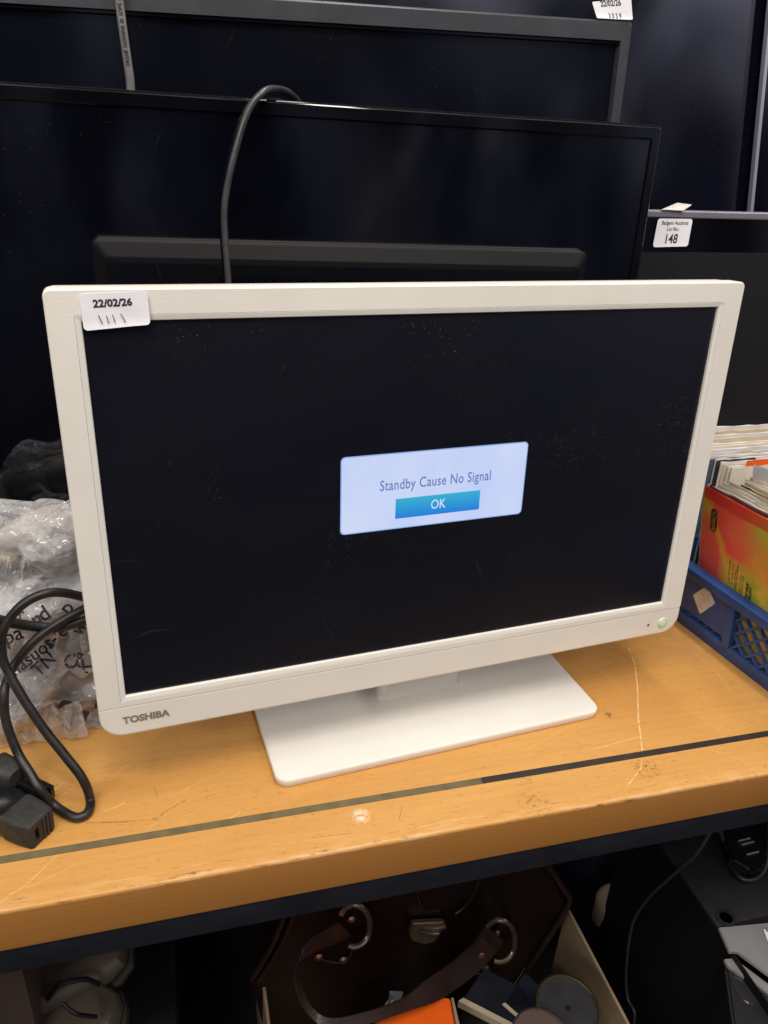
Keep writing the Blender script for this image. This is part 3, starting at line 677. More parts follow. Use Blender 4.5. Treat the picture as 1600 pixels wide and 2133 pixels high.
# records
def paper(name, col, mott=.12): return pr(name, col, .7, .25, mottle=mott, mscale=35, bump=.15, bscale=60)
PCOL = [paper('cream_sleeve', (.66, .56, .40)), paper('white_sleeve', (.74, .71, .68)), paper('buff_sleeve', (.52, .41, .27)), paper('grey_white_sleeve', (.60, .60, .63)), paper('dark_sleeve', (.05, .05, .055)), paper('slate_sleeve', (.10, .14, .20)), paper('ivory_sleeve', (.74, .67, .54)), paper('maroon_sleeve', (.16, .04, .04))]
P_OR = paper('orange_sleeve', (.80, .13, .015), .05)
NAMES = ['cream', 'white', 'buff', 'grey white', 'black', 'slate blue', 'ivory', 'maroon']
def sleeve_mesh(M, w_, h_, th, bow=0.0, ragged=.0006, seed=0, sag=0.0):
    """local: x along the top edge, z up, y thickness; top edge a little ragged, opening gap at the top"""
    r_ = random.Random(seed); m = MB(M); n = 14; k = 4
    def pt(i, j, s):
        u = i / n; v_ = j / k
        x = u * w_; z = v_ * h_ + (r_.uniform(-ragged, ragged) if j == k else 0)
        y = bow * math.sin(PI * u) * v_ + sag * v_ * v_ + s * th * (.5 + .5 * math.sin(PI * min(max(u, .04), .96)))
        return (x, y, z)
    A = [[m.v(pt(i, j, -.5)) for i in range(n + 1)] for j in range(k + 1)]
    B = [[m.v(pt(i, j, .5)) for i in range(n + 1)] for j in range(k + 1)]
    for j in range(k):
        for i in range(n):
            m.bm.faces.new((A[j][i], A[j][i + 1], A[j + 1][i + 1], A[j + 1][i])); m.bm.faces.new((B[j][i], B[j + 1][i], B[j + 1][i + 1], B[j][i + 1]))
    for G in ((0, 1),):
        for j in range(k):
            m.bm.faces.new((A[j][0], A[j + 1][0], B[j + 1][0], B[j][0])); m.bm.faces.new((A[j][n], B[j][n], B[j + 1][n], A[j + 1][n]))
        for i in range(n): m.bm.faces.new((A[0][i], B[0][i], B[0][i + 1], A[0][i + 1]))
        # open mouth: inner trough a little below the rim
        C = [m.v(Vector(pt(i, k, 0)) + Vector((0, 0, -.004))) for i in range(n + 1)]
        for i in range(n):
            m.bm.faces.new((A[k][i], A[k][i + 1], C[i + 1], C[i])); m.bm.faces.new((B[k][i], C[i], C[i + 1], B[k][i + 1]))
    return m
# the red and yellow front sleeve: leans out over the crate's rim
def tl(px, py, x): return at(px, py, 0, x)
s_tl = tl(1470, 1012, .372); s_tr = tl(1600, 1080, .380); s_ml = tl(1482, 1200, .3925)
ux = (s_tr - s_tl).normalized(); uz = (s_tl - s_ml); uz = (uz - ux * uz.dot(ux)).normalized(); uy = uz.cross(ux)
if uy.x < 0: uy = -uy
H7 = .183
s_o = s_tl - uz * H7
if s_o.z < .006: s_o += Vector((0, 0, .006 - s_o.z))
MSL = Matrix(((ux.x, uy.x, uz.x, s_o.x), (ux.y, uy.y, uz.y, s_o.y), (ux.z, uy.z, uz.z, s_o.z), (0, 0, 0, 1)))
def red_mat():
    mt = pr('red_yellow_sleeve_print', (.7, .05, .04), .38, .5); t = mt.node_tree; b = t.nodes['Principled BSDF']
    # sleeve coordinates: rebuild from world position with constant axes
    tcn = N(t, 'ShaderNodeTexCoord')
    def comp(ax):
        d = N(t, 'ShaderNodeVectorMath', operation='DOT_PRODUCT'); t.links.new(tcn.outputs['Object'], d.inputs[0]); d.inputs[1].default_value = ax
        return d.outputs['Value']
    su, sv = comp(ux), comp(uz)
    cb = N(t, 'ShaderNodeCombineXYZ'); t.links.new(su, cb.inputs[0]); t.links.new(sv, cb.inputs[1])
    v = cb.outputs[0]
    n1 = noise_n(t, v, 22, 2, .5, None, .6)
    c = mixc(t, rng(t, n1, .35, .68), (.84, .085, .07), (.86, .16, .08))
    # orange streak running down from the left, broken by the airbrush noise
    d_ = mth(t, 'SUBTRACT', mth(t, 'ADD', su, mth(t, 'MULTIPLY', sv, .62)), .1085)
    d_ = mth(t, 'ADD', d_, mth(t, 'MULTIPLY', mth(t, 'SUBTRACT', noise_n(t, v, 30, 2), .5), .022))
    st_k = rng(t, mth(t, 'ABSOLUTE', d_), .002, .011, 1, 0)
    c = mixc(t, mth(t, 'MULTIPLY', st_k, .9), c, (.86, .36, .045))
    # yellow and green pool in the lower half
    e_ = mth(t, 'ADD', sv, mth(t, 'MULTIPLY', mth(t, 'SUBTRACT', noise_n(t, v, 26, 3), .5), .07))
    low = mth(t, 'MULTIPLY', rng(t, e_, .128, .088), rng(t, su, .030, .052))
    c = mixc(t, low, c, (.80, .55, .05))
    grn = mth(t, 'MULTIPLY', low, rng(t, noise_n(t, v, 42, 2), .44, .62)); c = mixc(t, grn, c, (.40, .46, .04))
    lowred = rng(t, noise_n(t, v, 30, 1, .5, (1, .6, 1)), .60, .66); lowred = mth(t, 'MULTIPLY', lowred, rng(t, sv, .07, .05)); c = mixc(t, lowred, c, (.70, .04, .10))
    edge = mth(t, 'MULTIPLY', rng(t, su, .020, .003), rng(t, sv, .135, .160)); edge = mth(t, 'MULTIPLY', edge, rng(t, sv, .176, .170))
    c = mixc(t, mth(t, 'MULTIPLY', edge, .9), c, (.62, .45, .04))
    tr_ = mth(t, 'MULTIPLY', rng(t, su, .062, .09), rng(t, sv, .12, .165)); c = mixc(t, tr_, c, (.50, .50, .05))
    crs = rng(t, mth(t, 'ABSOLUTE', mth(t, 'SUBTRACT', sv, .1690)), .0, .0007, 1, 0); c = mixc(t, mth(t, 'MULTIPLY', crs, .5), c, (.25, .03, .02))
    top = rng(t, sv, .1688, .1700); c = mixc(t, mth(t, 'MULTIPLY', top, .8), c, (.66, .045, .03))
    t.links.new(c, b.inputs['Base Color'])
    return mt
m = sleeve_mesh(MSL, .182, H7, .0024, bow=-.002, ragged=.0003, seed=2)
# origin at the sleeve's own bottom corner so its print follows it
bmesh.ops.recalc_face_normals(m.bm, faces=m.bm.faces[:])
me = bpy.data.meshes.new('record_sleeve'); m.bm.to_mesh(me); m.bm.free()
red = empty('record_sleeve', tuple(s_o)); tag(red, 'red and yellow printed single record sleeve leaning at the crate\'s near side', 'record', 'records in the blue crate')
mesh_obj('sleeve', me, red_mat(), red)
def on_sleeve(u, w_): return MSL @ TR(u, -.0024 - .0012, w_) @ RX(PI / 2)
def rot_txt(s_, size, u, w_, bold=.0, shear=.0, xs=1.0, al='LEFT', mat=M_INK):
    uu = u / .182
    return text(s_, size, MSL @ TR(u, -.0018 - .002 * math.sin(PI * uu) * max(0, min(1, w_ / H7)), w_) @ RX(PI / 2) @ RZ(-PI / 2), mat, red, bold=bold, shear=shear, xs=xs, align=al)
M_SINK = pr('dark_print', (.03, .025, .01), .4)
# logo: dark rounded plate with script
lo_u, lo_w = .0195, .1475
m = MB(MSL); m.poly([(x, -.0021, z) for x, _, z in rrect(lo_u - .0052, lo_u + .0052, lo_w - .0145, lo_w + .0145, .0052, 0, 8)]); m.obj('logo_plate', pr('dark_olive_print', (.025, .028, .012), .4), red, smooth=False)
text('Creole', .0096, MSL @ TR(lo_u + .0012, -.0024, lo_w) @ RX(PI / 2) @ RZ(-PI / 2), pr('gold_print', (.36, .24, .05), .4), red, name='logo_lettering', shear=.3, bold=.0002, xs=.95)
text('RECORDS', .0026, MSL @ TR(lo_u - .0034, -.0024, lo_w) @ RX(PI / 2) @ RZ(-PI / 2), pr('gold_print_small', (.30, .2, .05), .4), red, name='logo_lettering', xs=1.2)
for s_, u, w_, bo, sz in [('Distributed by: PRT 01-640 3344', .0510, .1120, .0, .0040), ('Drum Machine: Sly Dunbar', .0560, .1085, 0, .0040), ('Produced: Willie Lindo', .0605, .1040, 0, .0040), ('Engineer: Ken Thomas/Simon', .0632, .1110, 0, .0040), ('Mixed at: Scorpio Studios', .0685, .1010, 0, .0040), ('Writer & Composer: W. Lindo', .0722, .1015, 0, .0040), ('BORIS GARDINER', .0790, .0960, .00022, .0046), ('LAST NIGHT', .0840, .0930, .00022, .0046)]:
    rot_txt(s_, sz, u, w_, bo, .25, .92, mat=M_SINK)
# the singles behind it, all parallel, leaning the same way
SG = 'records in the blue crate'
CREAMS = [0, 7, 1, 6, 0, 6, 1, 2, 0, 6, 4, 0, 2, 6, 1, 0, 2, 0, 6]
for k, ci in enumerate(CREAMS):
    g = .0036 * (k + 1); dj = random.uniform(-.005, .004) if k > 1 else .0
    Mk = TR(*(e2 * g)) @ MSL @ TR(-.004 + dj + (.002 if k else 0), 0, random.uniform(-.004, .0035) - .0001 * k) @ RY(math.radians(random.uniform(-1.3, 1.3))) @ RX(math.radians(-.30 * k + random.uniform(-.4, .4)))
    m = sleeve_mesh(Mk, .180, .181, .0022, bow=random.uniform(-.001, .002), ragged=.0012, seed=30 + k)
    nm = NAMES[ci]
    where = ['directly behind the red sleeve', 'second behind the red sleeve', 'third behind the red sleeve'][k] if k < 3 else f'{k + 1} sleeves behind the red one'
    tag(m.obj('record_sleeve', PCOL[ci], angle=50), f'{nm} paper record sleeve in the crate, {where}', 'record', SG)
# a white inner sleeve sticking up and bending over
Mw = TR(*(e2 * .078)) @ MSL @ TR(-.006, 0, .004) @ RY(math.radians(-3)) @ RX(math.radians(-3))
m = sleeve_mesh(Mw, .183, .188, .0018, bow=.010, ragged=.0014, seed=91)
tag(m.obj('record_sleeve', PCOL[3], angle=50), 'greyish white paper sleeve bulging up above the other singles', 'record', SG)
# the rear group, tops running left to right
BK = [(6, 0), (1, .0), (0, 0), (1, 0), (4, -.002), (1, 0), (5, -.003), (3, -.002), (6, -.004), (3, -.004), (0, -.007), (2, -.008), (1, -.007), (6, -.005), (1, -.003), (0, .002), (2, -.001), (1, .006), (6, .004), (0, .008), (1, .010)]
nb = len(BK)
for k, (ci, dz) in enumerate(BK):
    y = .152 + .0043 * k
    x = .437 - .0016 * k + random.uniform(-.003, .003) - (.006 if k > 11 else 0)
    Mk = TR(x, y, .005) @ RZ(math.radians(1.5 + random.uniform(-1.2, 1.2))) @ RX(math.radians(-3 + .03 * k + random.uniform(-.5, .5)))
    m = sleeve_mesh(Mk, .182, (.186 + .0006 * k) + dz * .6 + random.uniform(-.0015, .0015), .0034, bow=random.uniform(-.002, .004), ragged=.0009, seed=200 + k)
    nm = NAMES[ci]
    if k == 0: where = 'frontmost of the rear row'
    elif k == nb - 1: where = 'rearmost, against the silver topped television'
    elif k < nb // 2: where = f'{k} behind the front of the rear row'
    else: where = f'{nb - 1 - k} in front of the rearmost one'
    tag(m.obj('record_sleeve', PCOL[ci], angle=50), f'{nm} record sleeve in the crate, {where}', 'record', SG)
Mk = TR(.462, .149, .020) @ RZ(math.radians(2)) @ RX(math.radians(-5))
m = sleeve_mesh(Mk, .150, .178, .0026, bow=.002, ragged=.0003, seed=301)
tag(m.obj('record_sleeve', P_OR, angle=50), 'bright orange record sleeve in front of the rear row of the crate', 'record', SG)

# ================================================================== plastic bag
def tri(x): x = x % 1.0; return abs(2 * x - 1)
RB = random.Random(11)
DIRS = [(Vector((RB.gauss(0, 1), RB.gauss(0, 1), RB.gauss(0, 1))).normalized(), RB.uniform(.030, .085), RB.random()) for _ in range(9)]
def crumple(p, n, amp):
    s_ = 0
    for d, lam, ph in DIRS:
        q = p + Vector((noise.noise(p * 26 + d * 3), noise.noise(p * 26 + d * 7 + Vector((5, 0, 0))), noise.noise(p * 26 + d * 9))) * .007
        s_ += (tri(q.dot(d) / lam + ph) - .5) * lam * .30
    s_ += noise.noise(p * 18) * .008
    return p + n * (s_ * amp)
def blob(c, r, sub=5, M=None, amp=1.0, flat=None, fn=None):
    t = bmesh.new(); bmesh.ops.create_icosphere(t, subdivisions=sub, radius=1.0)
    for v in t.verts:
        n = v.co.normalized()
        d = n.copy()
        p = Vector((math.copysign(abs(d.x) ** .75, d.x) * r[0], math.copysign(abs(d.y) ** .75, d.y) * r[1], math.copysign(abs(d.z) ** .75, d.z) * r[2]))
        if M: p = M @ p; n = (M.to_3x3() @ n)
        p = p + Vector(c)
        if fn: p = fn(p)
        p = crumple(p, n, amp)
        if flat is not None and p.z < flat: p.z = flat + .0004 * (1 + noise.noise(p * 80))
        v.co = p
    return t
def film_mat():
    mt = bpy.data.materials.new('clear_polythene_film'); mt.use_nodes = True; t = mt.node_tree; t.nodes.clear()
    o = N(t, 'ShaderNodeOutputMaterial'); mix = N(t, 'ShaderNodeMixShader'); tr = N(t, 'ShaderNodeBsdfTransparent'); b = N(t, 'ShaderNodeBsdfPrincipled')
    b.inputs['Base Color'].default_value = (.80, .79, .79, 1); b.inputs['Roughness'].default_value = .09; b.inputs['Specular IOR Level'].default_value = .9
    b.inputs['Transmission Weight'].default_value = 0
    tr.inputs[0].default_value = (.95, .95, .96, 1)
    lw = N(t, 'ShaderNodeLayerWeight'); lw.inputs[0].default_value = .35
    f = rng(t, lw.outputs['Facing'], 0, 1, .16, .74)
    tcn = N(t, 'ShaderNodeTexCoord'); nn = noise_n(t, tcn.outputs['Object'], 30, 4, .6)
    f = mth(t, 'ADD', f, rng(t, nn, .35, .7, -.08, .22), clamp=True)
    bp = N(t, 'ShaderNodeBump'); bp.inputs['Strength'].default_value = .75; bp.inputs['Distance'].default_value = .002
    wv = N(t, 'ShaderNodeVectorMath', operation='ADD')
    nv = N(t, 'ShaderNodeTexNoise'); nv.inputs['Scale'].default_value = 30; nv.inputs['Detail'].default_value = 2; t.links.new(tcn.outputs['Object'], nv.inputs['Vector'])
    sv_ = N(t, 'ShaderNodeVectorMath', operation='SCALE'); sv_.inputs['Scale'].default_value = .03; t.links.new(nv.outputs['Color'], sv_.inputs[0])
    t.links.new(tcn.outputs['Object'], wv.inputs[0]); t.links.new(sv_.outputs[0], wv.inputs[1])
    vo = N(t, 'ShaderNodeTexVoronoi'); vo.inputs['Scale'].default_value = 46; t.links.new(wv.outputs[0], vo.inputs['Vector'])
    vo2 = N(t, 'ShaderNodeTexVoronoi', distance='MANHATTAN'); vo2.inputs['Scale'].default_value = 95; t.links.new(wv.outputs[0], vo2.inputs['Vector'])
    hh = mth(t, 'ADD', mth(t, 'MULTIPLY', vo.outputs['Distance'], 4.0), mth(t, 'MULTIPLY', vo2.outputs['Distance'], 1.2))
    t.links.new(hh, bp.inputs['Height']); t.links.new(bp.outputs[0], b.inputs['Normal'])
    t.links.new(f, mix.inputs[0]); t.links.new(tr.outputs[0], mix.inputs[1]); t.links.new(b.outputs[0], mix.inputs[2]); t.links.new(mix.outputs[0], o.inputs[0])
    return mt
M_FILM = film_mat()
bag = thing('plastic_bag', (-.36, .10, 0), 'crumpled clear plastic bag with black lettering, stuffed full, beside the white television', 'bag')
m = MB()
m.add(blob((-.355, .106, .062), (.106, .058, .068), 6, None, 1.0, flat=.0006))
m.add(blob((-.335, .118, .135), (.062, .042, .060), 6, RY(.3), 1.0))
m.add(blob((-.327, .118, .184), (.040, .024, .026), 6, RY(-.15), .8))
m.add(blob((-.390, .112, .125), (.038, .036, .062), 6, RY(.25), 1.0))
def ruffle(A, B, C, D, nf, amp, seed):
    # sheet from edge A-B (bottom) to D-C (top), pleated
    r_ = random.Random(seed); A, B, C, D = map(Vector, (A, B, C, D)); nu, nv = 60, 16; ph = [r_.random() for _ in range(4)]
    nrm = (B - A).cross(D - A).normalized(); rows = []
    for j in range(nv + 1):
        v_ = j / nv; row = []
        for i in range(nu + 1):
            u = i / nu
            p = (A * (1 - u) + B * u) * (1 - v_) + (D * (1 - u) + C * u) * v_
            k = (tri(u * nf + ph[0] + .35 * v_) - .5) + .6 * (tri(u * nf * 1.7 + ph[1] - .5 * v_) - .5) + .35 * (tri(v_ * 2.3 + u * 3 + ph[2]) - .5)
            p = p + nrm * amp * k * (.35 + .65 * v_) + (D - A) * (.10 * (tri(u * nf * .6 + ph[3]) - .5) * v_)
            row.append(m.v(p))
        rows.append(row)
    for a, b in zip(rows, rows[1:]):
        for i in range(nu): m.bm.faces.new((a[i], a[i + 1], b[i + 1], b[i]))
ruffle((-.352, .100, .165), (-.296, .098, .160), (-.300, .090, .200), (-.345, .092, .205), 3.2, .016, 4)
ruffle((-.392, .088, .120), (-.342, .082, .135), (-.338, .078, .186), (-.372, .086, .180), 4.1, .018, 5)
ruffle((-.372, .060, .085), (-.300, .062, .080), (-.296, .070, .128), (-.360, .068, .135), 3.4, .014, 6)
ruffle((-.400, .050, .004), (-.310, .048, .004), (-.312, .052, .040), (-.398, .052, .045), 4.3, .010, 8)
film = m.obj('film', M_FILM, bag, smooth=True, angle=24)
M_CONT_CREAM = pr('cream_wrapped_content', (.62, .56, .46), .6, .3, mottle=.15, mscale=20, bump=.5, bscale=60)
M_CONT_GREY = pr('grey_content', (.34, .33, .325), .5, .3, mottle=.35, mscale=26, bump=.4, bscale=40)
M_CONT_DARK = pr('dark_maroon_content', (.035, .020, .020), .35, mottle=.5, mscale=30)
m = MB()
m.tube([(-.372, .108, .172), (-.345, .112, .186), (-.315, .118, .192), (-.285, .125, .185)], lambda f: .015 + .008 * math.sin(PI * f), 14, 8)
m.add(blob((-.392, .112, .120), (.030, .028, .054), 4, RY(.25), .8))
m.obj('wrapped_bundle', M_CONT_CREAM, bag)
m = MB(); m.add(blob((-.360, .112, .060), (.080, .042, .050), 5, None, .8, flat=.004)); m.add(blob((-.325, .125, .120), (.046, .030, .05), 4, None, .8))
m.obj('stuffing', M_CONT_GREY, bag)
m = MB(); m.box((-.02, -.02, -.014), (.04, .02, .014), .003, M=TR(-.318, .082, .022) @ RZ(.25) @ RY(.1)); m.obj('dark_item', M_CONT_DARK, bag)
# lettering on the film, lying on its creases
bvh = BVHTree.FromPolygons([WM[film] @ v.co for v in film.data.vertices], [p.vertices[:] for p in film.data.polygons])
def film_text(s_, size, px, py, ang, shear=0, xs=1.0, bold=.0002, flip=1):
    c0 = at(px, py, 1, .05); right = (CAM_R.to_3x3() @ Vector((1, 0, 0))); upv = (CAM_R.to_3x3() @ Vector((0, 1, 0)))
    ca, sa = math.cos(ang), math.sin(ang)
    h0 = bvh.ray_cast(CAM_P, (c0 - CAM_P).normalized()); ref = (h0[0] - CAM_P).length if h0[0] else None
    def fn(co):
        q = c0 + right * (flip * co.x * ca - co.y * sa) + upv * (flip * co.x * sa + co.y * ca)
        d = (q - CAM_P).normalized(); h = bvh.ray_cast(CAM_P, d)
        hit = h[0] if h[0] else q
        if ref is not None and (hit - CAM_P).length > ref + .004: hit = CAM_P + d * (ref + .004)
        return hit - d * .0007
    o = text(s_, size, None, M_INK, film, bold=bold, shear=shear, xs=xs, fn=fn)
film_text('apa  d', .019, 40, 1318, .40)
film_text('rd', .019, 84, 1284, .62)
film_text('nasuos', .0165, 66, 1368, .66)
film_text('t-le', .0165, 116, 1326, .70)
film_text('p', .019, 139, 1266, .9)
film_text('TN', .017, 92, 1384, .75)
film_text('Cai', .017, 155, 1370, 1.0)
film_text('K', .017, 178, 1388, .9)
film_text('w', .016, 166, 1308, .9)
film_text('r', .016, 44, 1280, .2)

# ================================================================== black power cable loops in front of the bag
def ct(px, py, y): return at(px, py, 1, y)
loop = [ct(230, 1262, .055), ct(172, 1243, .045), ct(109, 1234, .034), ct(56, 1253, .028), ct(19, 1290, .024), ct(3, 1328, .020), ct(5, 1369, .016), ct(19, 1403, .011), ct(53, 1462, .000), ct(94, 1522, -.010), ct(134, 1572, -.020), ct(172, 1622, -.030), at(188, 1665, 2, .0055), at(184, 1690, 2, .0045), at(168, 1702, 2, .0044), at(147, 1699, 2, .0046), at(112, 1676, 2, .0075), ct(84, 1645, -.034), ct(64, 1612, -.024), ct(36, 1566, -.010), ct(12, 1500, .001), ct(9, 1444, .010), ct(16, 1414, .0205), ct(31, 1384, .0295), ct(69, 1337, .034), ct(119, 1300, .041), ct(172, 1270, .050), ct(235, 1238, .058)]
m = MB(); m.tube(loop, .0039, 12, 8)
tag(m.obj('power_cable', M_CABLE, angle=60), 'black power cable looping down onto the shelf left of the white television', 'cable')
m = MB(); m.tube([ct(-60, 1272, .030), ct(0, 1292, .036), ct(60, 1303, .041), ct(115, 1307, .044), ct(172, 1294, .050), ct(235, 1275, .058)], .0045, 12, 8)
tag(m.obj('power_cable', M_CABLE, angle=60), 'thick black cable running level across the plastic bag', 'cable')
# ------------------------------------------------------------------ plug on the shelf
plug = thing('mains_plug', (-.355, -.058, 0), 'black mains plug with a slotted rubber grip lying on the shelf', 'plug')
MP = TR(-.3505, -.0540, .0135) @ RZ(math.radians(-38)) @ RY(math.radians(3))
m = MB(MP)
def sec(x, hy, hz, r=.004): return [(x, y, z) for y, _, z in rrect(-hy, hy, -hz, hz, r, 0, 4)]
m.loft([sec(-.010, .0150, .0118), sec(-.007, .0158, .0126), sec(.006, .0150, .0126), sec(.0165, .0128, .0128, .003), sec(.0185, .0120, .0122, .003)], cap0=True)
# end face with slot
f0 = sec(.0185, .0120, .0122, .003); f1 = [(.0185, y, z) for y, _, z in rrect(-.0075, -.0035, -.0075, .0060, .0003, 0, 4)]
f2 = [(.0145, y, z) for y, _, z in rrect(-.0075, -.0035, -.0075, .0060, .0003, 0, 4)]
m.loft([f0, f1, f2], cap1=True)
for yy in (.0005, .0042, .0078): m.box((.0184, yy, -.0115), (.0194, yy + .0022, .0115), .0003)
m.obj('rubber_grip', M_RUBBER, plug)
m = MB(MP)
m.loft([sec(-.060, .0150, .0105, .005), sec(-.056, .0165, .0120, .005), sec(-.016, .0160, .0120), sec(-.0104, .0146, .0112)], cap0=True, cap1=True)
m.obj('plug_body', M_GLOSSBLK, plug)
m = MB(MP)
for k in range(3): m.box((-.055, .0185 + k * .0052, -.010 + .002 * k), (-.004 + .002 * k, .0228 + k * .0052, .012 - .002 * k), .0012)
m.box((-.056, .0165, -.012), (-.0045, .031, .004), .002)
m.obj('ribbed_block', M_GLOSSBLK, plug)
m = MB(MP); m.loft([sec(-.062, .010, .009, .006), sec(-.058, .0125, .0115, .007), sec(-.045, .0120, .0115, .007), sec(-.036, .0075, .0075, .005)], cap0=True, cap1=True)
bm_shift = Matrix.Translation(MP.to_3x3() @ Vector((.010, .019, .0165)))
m.bm.transform(bm_shift); m.obj('strain_relief', M_RUBBER, plug)
m = MB(MP); m.box((-.046, -.0205, -.0120), (-.022, -.0162, -.0060), .0012); m.obj('metal_pin', pr('dark_metal_pin', (.25, .24, .28), .25, metal=.8), plug)

# ================================================================== under the shelf
# --- open cardboard box
M_CARD = pr('brown_cardboard', (.30, .215, .135), .8, .2, mottle=.25, mscale=18, bump=.2, bscale=90)
c0, c1 = at(1186, 1893, 0, .272), at(1300, 2133, 0, .272)
zt = (c0.z + c1.z) / 2
cbox = thing('cardboard_box', (.06, -.05, ZL), 'open brown cardboard box on the lower shelf holding a leather bag and cans', 'box')
BX0, BX1, BY0, BY1 = -.148, .272, -.24, c0.y + .004
m = MB(); m.box((BX1, BY0, ZL + .001), (BX1 + .004, BY1 + .004, zt), .0008); m.obj('side_panel', M_CARD, cbox)
m = MB(); m.box((BX0 - .004, BY0, ZL + .001), (BX0, BY1 + .10, zt - .01), .0008); m.obj('side_panel', M_CARD, cbox)
m = MB(); m.box((BX0, BY0, ZL + .001), (BX1, BY0 + .004, zt - .06), .0008); m.obj('front_panel', M_CARD, cbox)
m = MB(); m.box((BX0, BY0 + .0045, ZL + .001), (BX1, BY1 + .09, ZL + .006)); m.obj('bottom', M_CARD, cbox)
# --- leather satchel
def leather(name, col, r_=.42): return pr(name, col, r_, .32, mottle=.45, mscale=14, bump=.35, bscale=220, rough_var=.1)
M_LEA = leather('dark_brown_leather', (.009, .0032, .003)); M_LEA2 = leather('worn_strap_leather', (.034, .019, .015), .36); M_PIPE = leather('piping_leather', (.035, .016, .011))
M_BRASS = pr('tarnished_nickel', (.34, .28, .21), .34, metal=.9, mottle=.2, mscale=60); M_RIVET = pr('copper_rivet', (.34, .17, .10), .35, metal=.8)
sat = thing('leather_bag', (.06, .09, ZL), 'dark brown leather satchel with strap and metal rings, standing in the cardboard box', 'bag')
SY = .05
def sa(px, py, dy=0.0): return at(px, py, 1, SY - dy)
outl = [sa(652, 1780), sa(560, 1985), sa(520, 2042), sa(560, 2180), sa(800, 2300), sa(1040, 2108), sa(1120, 1985), sa(1182, 1885), sa(1174, 1855), sa(1140, 1790), sa(1000, 1730)]
outl = [Vector((p.x, SY, max(p.z, ZL + .008))) for p in outl]
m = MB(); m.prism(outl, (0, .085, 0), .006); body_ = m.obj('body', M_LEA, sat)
m = MB(); m.tube([p + Vector((0, -.002, 0)) for p in outl[6:9][::-1] + [outl[5]]] if False else [sa(1140, 1800, .003), sa(1174, 1852, .003), sa(1184, 1885, .003), sa(1125, 1980, .003), sa(1058, 2085, .003)], .0038, 8, 6)
m.obj('piping', M_PIPE, sat)
m = MB(); m.tube([sa(610, 1860, .003), sa(570, 1965, .003), sa(524, 2040, .003)], .0030, 8, 6); m.obj('piping', M_PIPE, sat)
m = MB(); m.tube([sa(628, 1870, .002), sa(585, 1970, .002), sa(538, 2044, .002)], .0022, 8, 6); m.obj('piping', M_PIPE, sat)
# flap tongue and clasp
m = MB(); m.prism([sa(868, 1790, .008), sa(872, 1862, .008), sa(880, 1900, .008), sa(950, 1894, .008), sa(985, 1862, .008), sa(1010, 1790, .008)], (0, .006, 0), .0015); flap = m.obj('flap_tongue', M_LEA, sat)
m = MB(); m.tube([sa(1002, 1800, .009), sa(992, 1850, .009), sa(972, 1885, .009), sa(949, 1904, .009)], .0014, 6, 6); m.obj('stitching', M_PIPE, flap)
m = MB(); m.tube([sa(866, 1800, .009), sa(871, 1865, .009), sa(880, 1893, .009)], .0014, 6, 6); m.obj('stitching', M_PIPE, flap)
m = MB(); m.prism([sa(860, 1925, .011), sa(853, 1948, .011), sa(860, 1962, .011), sa(884, 1969, .011), sa(905, 1964, .011), sa(930, 1930, .011), sa(926, 1922, .011)], (0, .008, 0), .0018); clasp = m.obj('clasp', M_BRASS, sat)
m = MB(); m.tube([sa(880, 1932, .0125), sa(905, 1935, .0125), sa(928, 1930, .0125)], .0024, 8, 5); m.tube([sa(874, 1941, .0125), sa(898, 1946, .0125), sa(914, 1945, .0125)], .0024, 8, 5); m.obj('clasp_bar', M_BRASS, clasp)
def dring(cx, cy, r_, a0, a1, dy):
    m = MB(); P = []
    for k in range(13):
        a = a0 + (a1 - a0) * k / 12
        P.append(sa(cx + r_ * .82 * math.cos(a), cy - r_ * 1.1 * math.sin(a), dy + .004 * math.sin(k)))
    m.tube(P, .0036, 10, 3); return m.obj('strap_ring', M_BRASS, sat)
dring(738, 1928, 40, -1.9, 2.6, .014)
dring(1040, 1960, 40, -1.9, 2.6, .014)
for cx, cy in ((664, 1992), (715, 1998), (732, 1914), (1012, 2015), (1035, 1942)):
    m = MB(); c = sa(cx, cy, .0025); m.cyl(c, .0055, .004, (0, -1, 0), 16, r2=.004, bev=.0012); m.obj('rivet', M_RIVET, sat)
m = MB(); m.tube([sa(655, 1992, .003), sa(690, 2004, .003), sa(722, 2002, .003), sa(742, 1960, .003)], .0016, 6, 6); m.obj('tab_edge', M_PIPE, sat)
m = MB(); m.tube([sa(985, 2028, .003), sa(1012, 2027, .003), sa(1030, 2012, .003), sa(1034, 1998, .003)], .0016, 6, 6); m.obj('tab_edge', M_PIPE, sat)
# strap: ribbon through both rings
def ribbon(pts, wdv, th, res=8):
    m = MB(); P = catmull([p for p, _ in pts], res); Wd = catmull([w_ for _, w_ in pts], res); loops = []
    for i, (p, w_) in enumerate(zip(P, Wd)):
        t = (P[min(i + 1, len(P) - 1)] - P[max(i - 1, 0)]).normalized(); n = t.cross(w_).normalized() * th / 2; hw = w_ * .5
        loops.append([p - hw - n, p - hw * .8 - n * 1.5, p + hw * .8 - n * 1.5, p + hw - n, p + hw + n, p - hw + n])
    m.loft(loops, True, True); return m
def sw(px, py, dy, wx, wy, scale=1.0):   # centre and width vector given by a second pixel offset
    a = sa(px - wx / 2, py - wy / 2, dy); b = sa(px + wx / 2, py + wy / 2, dy); return ((a + b) / 2, (b - a) * scale)
def swd(px, py, dy, wx, wy, depth):
    c, v_ = sw(px, py, dy, wx, wy); return (c, v_ + Vector((0, -depth, depth * .25)))
